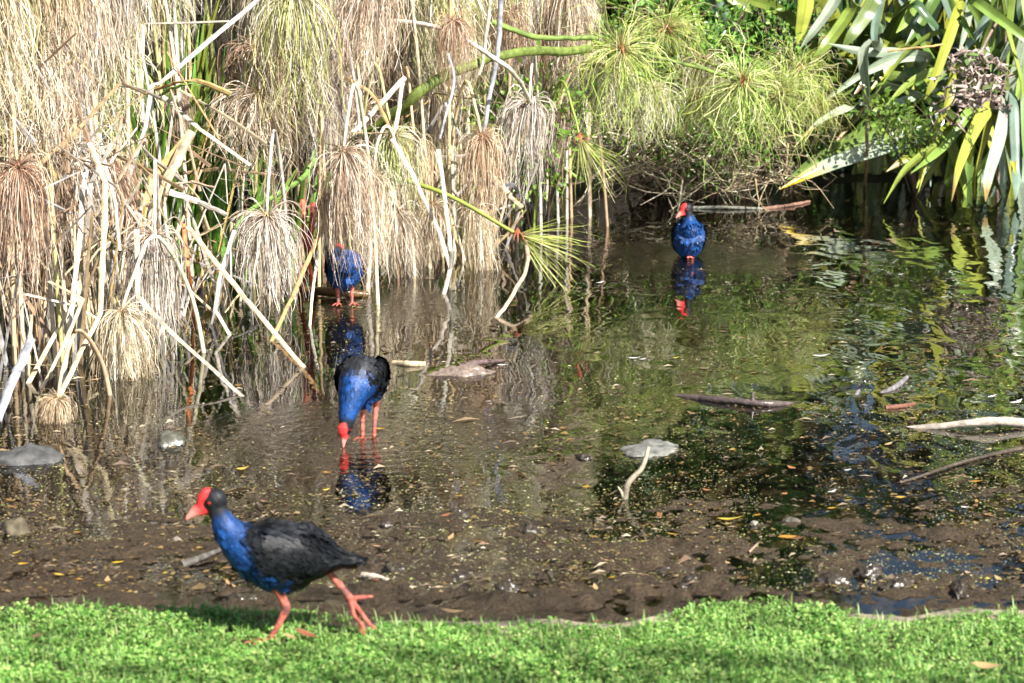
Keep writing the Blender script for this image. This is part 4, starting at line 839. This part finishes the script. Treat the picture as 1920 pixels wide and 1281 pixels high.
# bird half hidden under a mop
p3 = wp(645, 573); 
swamphen('swamphen', (p3.x, p3.y + 0.05, 0.0), -math.pi / 2 + 0.12, 'swamphen half hidden under a drooping papyrus mop',
         pitch=0.30, lift=-0.055, neck=[(0.125, -.02, .235, .058), (0.135, -.05, .262, .042), (0.125, -.055, .275, .034), (0.095, -.045, .275, .03)], head=(0.062, -.035, .278), beak=(-0.01, .015, .262),
         legs=[[(0.02, .035, .1, .02), (0.03, .035, .07, .011), (0.04, .035, .03, .009), (0.05, .035, 0.004, .009)], [(0.02, -.035, .1, .02), (0.03, -.035, .07, .011), (0.04, -.035, .03, .009), (0.05, -.035, 0.004, .009)]] + foot(.05, .035, .006, 0.2, .06) + foot(.05, -.035, .006, -.2, .06), seed=4)
# upright bird far out
p4 = wp(1292, 484)
swamphen('swamphen', (p4.x, p4.y + 0.05, -0.06), -math.pi / 2, 'upright swamphen standing alone in open water',
         pitch=0.62, lift=-0.07, neck=[(0.085, 0, .252, .054), (0.082, -.004, .278, .040), (0.082, -.008, .310, .028), (0.084, -.012, .335, .026)], head=(0.088, -.018, .348), beak=(0.118, -.085, .300),
         legs=[[(0.0, .02, .1, .02), (0.02, .02, .06, .01), (0.03, .02, .0, .009), (0.03, .02, -.06, .009)], [(0.0, -.02, .1, .02), (0.02, -.02, .06, .01), (0.03, -.015, .07, .009), (0.045, -.012, .064, .009)]] + foot(.05, -.01, .062, .5, .055), seed=5)

# ------------------------------------------------------------------ stones, logs, sticks
def lump(name, px, py, wpx, hgt, depth, col, label, cat, seed, mat=None, z=-0.03, rz=0.0, rough=0.07):
    c = wp(px, py); r = random.Random(seed); a = wpx * mpp(c.y) / 2; mb = MB(); nu, nv_ = 40, 20; V = []; C = []
    for i in range(nv_):
        th = math.pi * i / (nv_ - 1)
        for j in range(nu):
            ph = 2 * math.pi * j / nu; d = Vector((math.sin(th) * math.cos(ph), math.sin(th) * math.sin(ph), math.cos(th)))
            k = 1 + 0.30 * mnoise.noise(d * 1.6 + Vector((seed, 0, 0))) + 0.16 * mnoise.noise(d * 4 + Vector((0, seed, 0))) + rough * (mnoise.noise(d * 9 + Vector((seed, seed, 0))) + 0.7 * mnoise.noise(d * 19 + Vector((0, seed, 3))))
            V.append((d.x * a * k, d.y * depth * k, d.z * hgt * k)); q = 0.5 + 0.5 * mnoise.noise(d * 3 + Vector((seed, 5, 1)))
            C.append([col[m_] * (0.6 + 0.8 * q) for m_ in range(3)])
    F = [(i * nu + j, (i + 1) * nu + j, (i + 1) * nu + (j + 1) % nu, i * nu + (j + 1) % nu) for i in range(nv_ - 1) for j in range(nu)]
    mb.add(V, F, np.array(C)); o = mb.build(name, mat or M_STONE, None, (c.x, c.y + depth * .5, z)); o.rotation_euler.z = rz
    return tag(o, label, cat)
lump('rock', 40, 868, 165, 0.072, 0.12, (0.07, 0.07, 0.07), 'smooth grey rock in the shallows beside the small tan tuft', 'rock', 3)
lump('rock', 318, 835, 66, 0.07, 0.08, (0.08, 0.078, 0.06), 'wet mossy rock beneath the leaning white-grey reed', 'rock', 5, M_WET)
lump('rock', 25, 1000, 70, 0.065, 0.06, (0.08, 0.065, 0.04), 'rough dark lump of earth standing in the mud', 'rock', 8)
lump('log', 865, 703, 130, 0.05, 0.06, (0.16, 0.12, 0.10), 'wet dark rounded log end rising from the water', 'log', 11, M_WET, -0.015, 0.15)
lump('flat_stone', 1222, 853, 112, 0.026, 0.17, (0.14, 0.14, 0.125), 'flat pale slab behind the upright stick', 'stone', 13, M_STONE, -0.010, -0.35, 0.12)
lump('stone', 330, 1020, 24, 0.02, 0.018, (0.2, 0.18, 0.14), 'small stone in the mud in front of the striding bird', 'stone', 15, None, 0.0)
lump('stone', 1485, 980, 36, 0.015, 0.025, (0.10, 0.085, 0.07), 'small grey-brown stone in the mud by the far sky reflection', 'stone', 16, M_WET, 0.0)
lump('stone', 1415, 985, 16, 0.014, 0.012, (0.22, 0.2, 0.17), 'small pale stone left of the grey-brown stone', 'stone', 17, None, 0.0)
for k, (px, py, wpx) in enumerate([(1260, 1075, 90), (1300, 1100, 70), (1800, 1112, 120), (1900, 1110, 90), (1560, 1095, 70), (1630, 1080, 60), (860, 1085, 70), (950, 1108, 60), (740, 1075, 60), (720, 985, 50), (860, 970, 45), (990, 1000, 60), (1095, 860, 40), (460, 1130, 70), (1690, 1105, 80), (1020, 1120, 60)]):
    lump('mud_clod', px, py, wpx, 0.02 + 0.008 * (k % 3), 0.03 + 0.01 * (k % 2), (0.045, 0.036, 0.026), 'wet dark clod of churned mud near the lawn edge', 'mud', 30 + k, M_WET, -0.008, k * 0.7, 0.3).update_tag()
for o_ in [q for q in COL.objects if q.name.startswith('mud_clod')]: o_['group'] = 'clods of wet mud'
def stick(pts, r0, r1, col, label, mat=M_BARK, twig=None, name='branch', cat='branch'):
    W = [wp(x, y, z) for x, y, z in pts]; P = spline(W, 16); o = Vector(P[0]); P = P - np.array(P[0]); mb = MB()
    rr_ = np.linspace(r0, r1, 16) * np.array([random.uniform(.85, 1.15) for _ in range(16)])
    tube(mb, P, rr_, np.array(col) * np.array([[random.uniform(.75, 1.2)] for _ in range(16)]), 8)
    if twig: s = P[twig[0]]; tube(mb, spline([s, s + np.array(twig[1]) * .5, s + np.array(twig[1])], 5), np.linspace(r0 * .8, r0 * .2, 5), col, 6)
    return tag(mb.build(name, mat, None, o), label, cat)
def raised(px, py, Y): p = at(px, py, Y); return p
b_ = wp(1170, 935); tip_ = at(1216, 838, b_.y + 0.02)
mb = MB(); P = spline([b_ - Vector((0, 0, .04)), b_ + Vector((.012, 0, .05)), b_.lerp(tip_, .6) + Vector((0.012, 0, 0)), tip_], 14)
tube(mb, P - np.array(list(b_)), np.linspace(.013, .006, 14), np.linspace(0, 1, 14)[:, None] * np.array([0.42, 0.36, 0.28]) + np.linspace(1, 0, 14)[:, None] * np.array([0.10, 0.08, 0.06]), 8)
tube(mb, np.array([(0, 0, 0), (-.012, -.01, .03), (-.022, -.01, .045)]), [.008, .005, .002], (0.35, 0.3, 0.22), 5)
tag(mb.build('stick', M_BARK, None, b_), 'crooked stick standing upright in the mud before the flat slab', 'stick')
stick([(1265, 745, -.012), (1330, 748, .006), (1430, 757, .012), (1500, 758, -.012)], .018, .012, (0.10, 0.08, 0.07), 'dark wet branch with a short knob lying in open water', M_WET, (9, (0, 0, .045)))
stick([(1690, 806, -.014), (1760, 800, .008), (1830, 792, .03), (1890, 790, .028), (1960, 800, .0)], .012, .022, (0.34, 0.30, 0.25), 'thick pale branch curving above the water')
stick([(1660, 915, -.012), (1720, 895, .006), (1800, 868, .008), (1880, 848, .006), (1930, 838, .0)], .004, .009, (0.07, 0.05, 0.04), 'long thin dark branch lying in shallow water', M_WET)
stick([(1604, 745, -.01), (1612, 728, .02), (1622, 715, .06)], .010, .004, (0.14, 0.13, 0.14), 'short dark stick poking up from open water', M_WET, name='stick', cat='stick')
stick([(1650, 742, -.012), (1680, 725, .006), (1700, 708, .008)], .016, .010, (0.18, 0.17, 0.17), 'stubby grey wet stick afloat beside the dark one', M_WET, name='stick', cat='stick')
stick([(1660, 765, .002), (1690, 762, .006), (1716, 757, .002)], .012, .008, (0.16, 0.08, 0.045), 'reddish bark strip floating in open water', name='bark_strip', cat='bark')
stick([(1430, 392, .002), (1480, 385, .01), (1518, 378, .006)], .014, .010, (0.20, 0.12, 0.08), 'reddish floating stick near the fallen flax leaf tip', name='stick', cat='stick')
stick([(1300, 390, .004), (1360, 389, .014), (1430, 392, .004)], .013, .011, (0.17, 0.17, 0.14), 'pale peeled log floating behind the lone upright swamphen', name='log', cat='log')
stick([(570, 545, .02), (630, 548, .03), (690, 553, .01)], .028, .02, (0.10, 0.06, 0.02), 'dark brown log under the half-hidden swamphen', M_WET, name='log', cat='log')
stick([(738, 681, .0), (765, 682, .01), (796, 684, .002)], .012, .016, (0.42, 0.34, 0.22), 'ringed tan cane piece floating next to the wet log end', name='cane', cat='cane')
stick([(860, 690, .01), (900, 680, .02), (948, 676, .0)], .022, .006, (0.14, 0.10, 0.09), 'tapering dark snag attached to the wet log end', M_WET)
stick([(680, 1078, .02), (710, 1084, .022), (735, 1092, .018)], .011, .009, (0.44, 0.38, 0.30), 'short broken stick in the mud behind the striding bird', name='stick', cat='stick')
stick([(340, 1060, .008), (380, 1045, .016), (415, 1030, .016)], .012, .008, (0.10, 0.09, 0.08), 'muddy grey stick in front of the striding bird', M_WET, name='stick', cat='stick')
stick([(1405, 1035, .01), (1420, 1020, .03), (1428, 1010, .05)], .004, .002, (0.4, 0.3, 0.2), 'tiny twig poking out of the mud', name='twig', cat='twig')

# ------------------------------------------------------------------ fallen leaves, feathers, flecks
def leaf_mesh(seed, col):
    r = random.Random(seed); mb = MB(); P = spline([(-.5, 0, 0.03), (0, r.uniform(-.1, .1), 0.0), (.5, r.uniform(-.1, .1), r.uniform(0.02, .14))], 8)
    strap(mb, P, np.array([.03, .2, .32, .36, .32, .24, .12, .01]), col, (0, 1, 0), r.uniform(.04, .2), .01); me = mb.mesh('leaf'); me.materials.append(M_LITTER); return me
LY = [leaf_mesh(k, c) for k, c in enumerate([(0.62, 0.42, 0.03), (0.66, 0.50, 0.08), (0.50, 0.30, 0.05)])]
LB = [leaf_mesh(10 + k, c) for k, c in enumerate([(0.34, 0.16, 0.07), (0.42, 0.28, 0.14), (0.25, 0.15, 0.08)])]
def surf(x, y): return max(0.0, tz1(x, y))
ypx = [(1155, 1090, 28), (525, 1012, 22), (895, 1017, 12), (978, 964, 14), (1205, 1017, 14), (1262, 1004, 20), (712, 806, 22), (455, 880, 22), (665, 930, 14), (585, 1015, 14), (612, 920, 14), (612, 888, 16), (222, 1057, 24), (190, 1108, 16), (110, 1080, 20), (40, 1060, 20), (30, 1040, 18), (18, 940, 18), (930, 745, 12), (1268, 672, 12), (1560, 955, 16), (1590, 940, 14), (1900, 985, 20), (1830, 905, 24), (1420, 968, 14), (1370, 975, 46), (1480, 1010, 40), (860, 932, 14), (310, 1080, 10), (148, 1098, 14), (1690, 935, 18), (690, 900, 14), (145, 1000, 14), (1100, 915, 16)]
for k, (px, py, L) in enumerate(ypx):
    p = wp(px, py); o = link('fallen_leaf', LY[k % 3], None, None, (p.x, p.y, surf(p.x, p.y) + .004)); s = L * mpp(p.y) * 1.15; o.scale = (s, s * 1.1, s); o.rotation_euler = (random.uniform(-.15, .15), random.uniform(-.1, .1), random.uniform(-.5, .5))
    tag(o, 'small yellow fallen leaf lying on the shallow muddy water', 'leaf', 'yellow leaves on the pond')
for k in range(90):
    px = random.uniform(0, 1920); py = random.uniform(620, 1110) if k > 30 else random.uniform(850, 1110); p = wp(px, py)
    o = link('fallen_leaf', LB[k % 3], None, None, (p.x, p.y, surf(p.x, p.y) + .003)); s = random.uniform(.018, .05); o.scale = (s, s, s); o.rotation_euler = (random.uniform(-.2, .2), random.uniform(-.2, .2), random.uniform(0, 6.28))
    tag(o, 'small brown fallen leaf lying on the shallow muddy water', 'leaf', 'brown leaves on the pond')
FW = [leaf_mesh(20 + k, (0.8, 0.8, 0.8)) for k in range(2)]
for k, (px, py, L) in enumerate([(1190, 675, 20), (1540, 670, 26), (943, 688, 18), (1905, 757, 26), (1860, 747, 16), (1125, 532, 14), (1690, 517, 10), (1205, 676, 12), (1810, 955, 14), (1520, 490, 8), (1590, 885, 12), (1560, 925, 18), (1770, 300 + 260, 10)]):
    p = wp(px, py); o = link('feather', FW[k % 2], None, None, (p.x, p.y, surf(p.x, p.y) + .006)); s = L * mpp(p.y) * 1.3; o.scale = (s, s, s * 1.5); o.rotation_euler.z = random.uniform(-.6, .6)
    tag(o, 'small white downy feather floating on the pond', 'feather', 'white feathers on the pond')
# lawn litter
for k, (px, py, L, c) in enumerate([(575, 1190, 55, 0), (545, 1195, 30, 1), (72, 1195, 30, 1), (775, 1163, 26, 2), (847, 1140, 44, 1), (1120, 1160, 16, 0), (355, 1268, 30, 2), (1680, 1185, 22, 2), (1075, 1200, 18, 2), (440, 1200, 24, 1), (1850, 1258, 60, 1), (1430, 1270, 12, 1), (930, 1240, 22, 2)]):
    p = wp(px, py, GZ + .04); o = link('fallen_leaf', LB[c], None, None, (p.x, p.y, tz1(p.x, p.y) + .032)); s = L * mpp(p.y); o.scale = (s, s, s); o.rotation_euler = (random.uniform(-.3, .3), random.uniform(-.3, .3), random.uniform(-.5, .5))
    tag(o, 'dry brown leaf lying on the green lawn', 'leaf', 'dry leaves on the lawn')
# flecks of duckweed and plant crumbs: too many to count
def flecks(name, n, y0, y1, size, cols, label, cat, lift=.002, seed=0, thr=0.0, elr=(.25, .8)):
    r = np.random.default_rng(seed); px = r.uniform(-160, 2080, n); v = r.uniform(0, 1, n) ** 0.8; py = y0 + (y1 - y0) * v
    k = FPX * 0 + 1; d = np.array([list(wp(a, b_)) for a, b_ in zip(px, py)]); x, y = d[:, 0], d[:, 1]
    if thr: m_ = fbm(x, y * .6, 3.0, 40 + seed, 4) + 0.06 * r.normal(size=len(x)) > thr; x, y = x[m_], y[m_]
    m_ = (y < backY(x) + .1) & (y > edgeY(x)); x, y = x[m_], y[m_]; n = len(x)
    z = np.maximum(0, tz(x, y)) + lift; a = r.uniform(0, 6.28, n); s = size * np.exp(r.normal(0, .45, n)); el = r.uniform(elr[0], elr[1], n)
    dx, dy = np.cos(a) * s, np.sin(a) * s; ex, ey = -np.sin(a) * s * el, np.cos(a) * s * el
    tl = r.normal(0, .25, n) * s
    V = np.stack([np.stack([x - dx, y - dy, z], 1), np.stack([x + ex, y + ey, z + np.abs(tl)], 1), np.stack([x + dx, y + dy, z], 1), np.stack([x - ex, y - ey, z + np.abs(tl) * .3], 1)], 1)
    mb = MB(); cc = np.array(cols); mb.add(V.reshape(-1, 3), np.arange(n * 4).reshape(-1, 4), np.repeat(cc[r.integers(0, len(cc), n)] * r.uniform(.7, 1.2, (n, 1)), 4, 0))
    tag(mb.build(name, M_LITTER), label, cat, kind='stuff')
flecks('duckweed', 60000, 400, 1110, .0025, [(0.45, 0.42, 0.12), (0.55, 0.50, 0.25), (0.30, 0.36, 0.08), (0.62, 0.58, 0.42), (0.5, 0.42, 0.2)], 'tiny pale flecks of duckweed scattered over the pond', 'duckweed', .002, 1, 0.50)
flecks('leaf_crumbs', 20000, 560, 1115, .0062, [(0.13, 0.09, 0.045), (0.18, 0.12, 0.06), (0.09, 0.065, 0.04), (0.26, 0.19, 0.09), (0.06, 0.045, 0.03), (0.24, 0.15, 0.05)], 'brown crumbs of leaf and stalk littering the muddy shallows', 'litter', .003, 2, 0.46)

flecks('straw_bits', 2600, 420, 1110, .015, [(0.34, 0.27, 0.17), (0.22, 0.16, 0.09), (0.42, 0.36, 0.24), (0.14, 0.10, 0.06)], 'thin broken bits of straw adrift on the pond', 'straw', .003, 3, 0.4, (.05, .12))

# ------------------------------------------------------------------ lawn of small-leaved cover
def lawn():
    r = np.random.default_rng(11); n = 44000
    x = np.where(r.uniform(0, 1, n) < .84, r.uniform(-1.6, 1.6, n), r.uniform(-2.9, 2.9, n)); y = r.uniform(5.4, 7.35, n); d = y - edgeY(x) + 0.05 * (fbm(x, y, 7, 3, 2) - 0.5)
    dens = fbm(x, y, 4.5, 60, 3)
    keep = (d < -0.015) & (r.uniform(0, 1, n) < np.clip(1.25 - sstep(-0.16, 0.0, d) * 0.9, 0, 1)) & ~((dens < 0.30) & (d > -0.12))
    keep &= ~((d > -0.075 - 0.08 * (fbm(x, y, 6, 66, 2) - 0.5)) & (r.uniform(0, 1, n) < 0.93 * rimx(x)))
    x, y = x[keep], y[keep]; n = len(x); dn = fbm(x, y, 4.5, 60, 3); big = fbm(x, y, 1.7, 61, 3)
    z = tz(x, y); h = (0.010 + 0.045 * np.clip(dn - 0.3, 0, 1)) * r.uniform(.4, 1.35, n) * (1 - 0.6 * rimx(x) * sstep(-0.45, -0.2, y - edgeY(x)))
    pos = []; dirs = []; size = []; cols = []
    base = np.array([(0.15, 0.31, 0.05), (0.25, 0.43, 0.10), (0.33, 0.48, 0.12), (0.09, 0.21, 0.035), (0.42, 0.51, 0.17)])
    for k in range(7):                                           # a rosette of leaflets on each stalk
        a = k * 2 * math.pi / 5 + r.uniform(0, 6.28, n); t = r.uniform(.1, 1.0, n)
        dirs.append(np.stack([np.cos(a), np.sin(a), r.uniform(-.1, .9, n)], 1)); pos.append(np.stack([x + np.cos(a) * .002, y + np.sin(a) * .002, z + h * (0.45 + 0.55 * t)], 1))
        size.append(r.uniform(.005, .014, n) * (0.7 + 0.7 * dn)); c = base[r.integers(0, 5, n)] * (0.8 + 0.55 * big)[:, None] * r.uniform(.8, 1.2, (n, 1)); cols.append(c)
    mb = MB(); sh = LEAFSH.copy(); leaves_into(mb, np.concatenate(pos), np.concatenate(dirs), np.concatenate(size) * 1.05, np.concatenate(cols), r, 2.5)
    # a few grass blades
    m_ = 9000; k = r.integers(0, n, m_); a = r.uniform(0, 6.28, m_); L = r.uniform(.015, .045, m_); b0 = np.stack([x[k], y[k], z[k]], 1) + r.normal(size=(m_, 3)) * np.array([.004, .004, 0])
    t1 = b0 + np.stack([np.cos(a) * L * .5, np.sin(a) * L * .5, L], 1); sd = np.stack([-np.sin(a), np.cos(a), 0 * a], 1) * .0014; md_ = (b0 + t1) / 2 + np.array([0, 0, .006])
    V = np.stack([b0 - sd, b0 + sd, md_ + sd, md_ - sd, t1 + sd * .2, t1 - sd * .2], 1); F = (np.arange(m_)[:, None, None] * 6 + np.array([(0, 1, 2, 3), (3, 2, 4, 5)])[None]).reshape(-1, 4)
    mb.add(V.reshape(-1, 3), F, np.repeat(base[r.integers(0, 5, m_)] * .9, 6, 0))
    tag(mb.build('lawn_cover', M_COVER), 'low bright green small-leaved cover on the bank', 'ground cover', kind='stuff')
lawn()
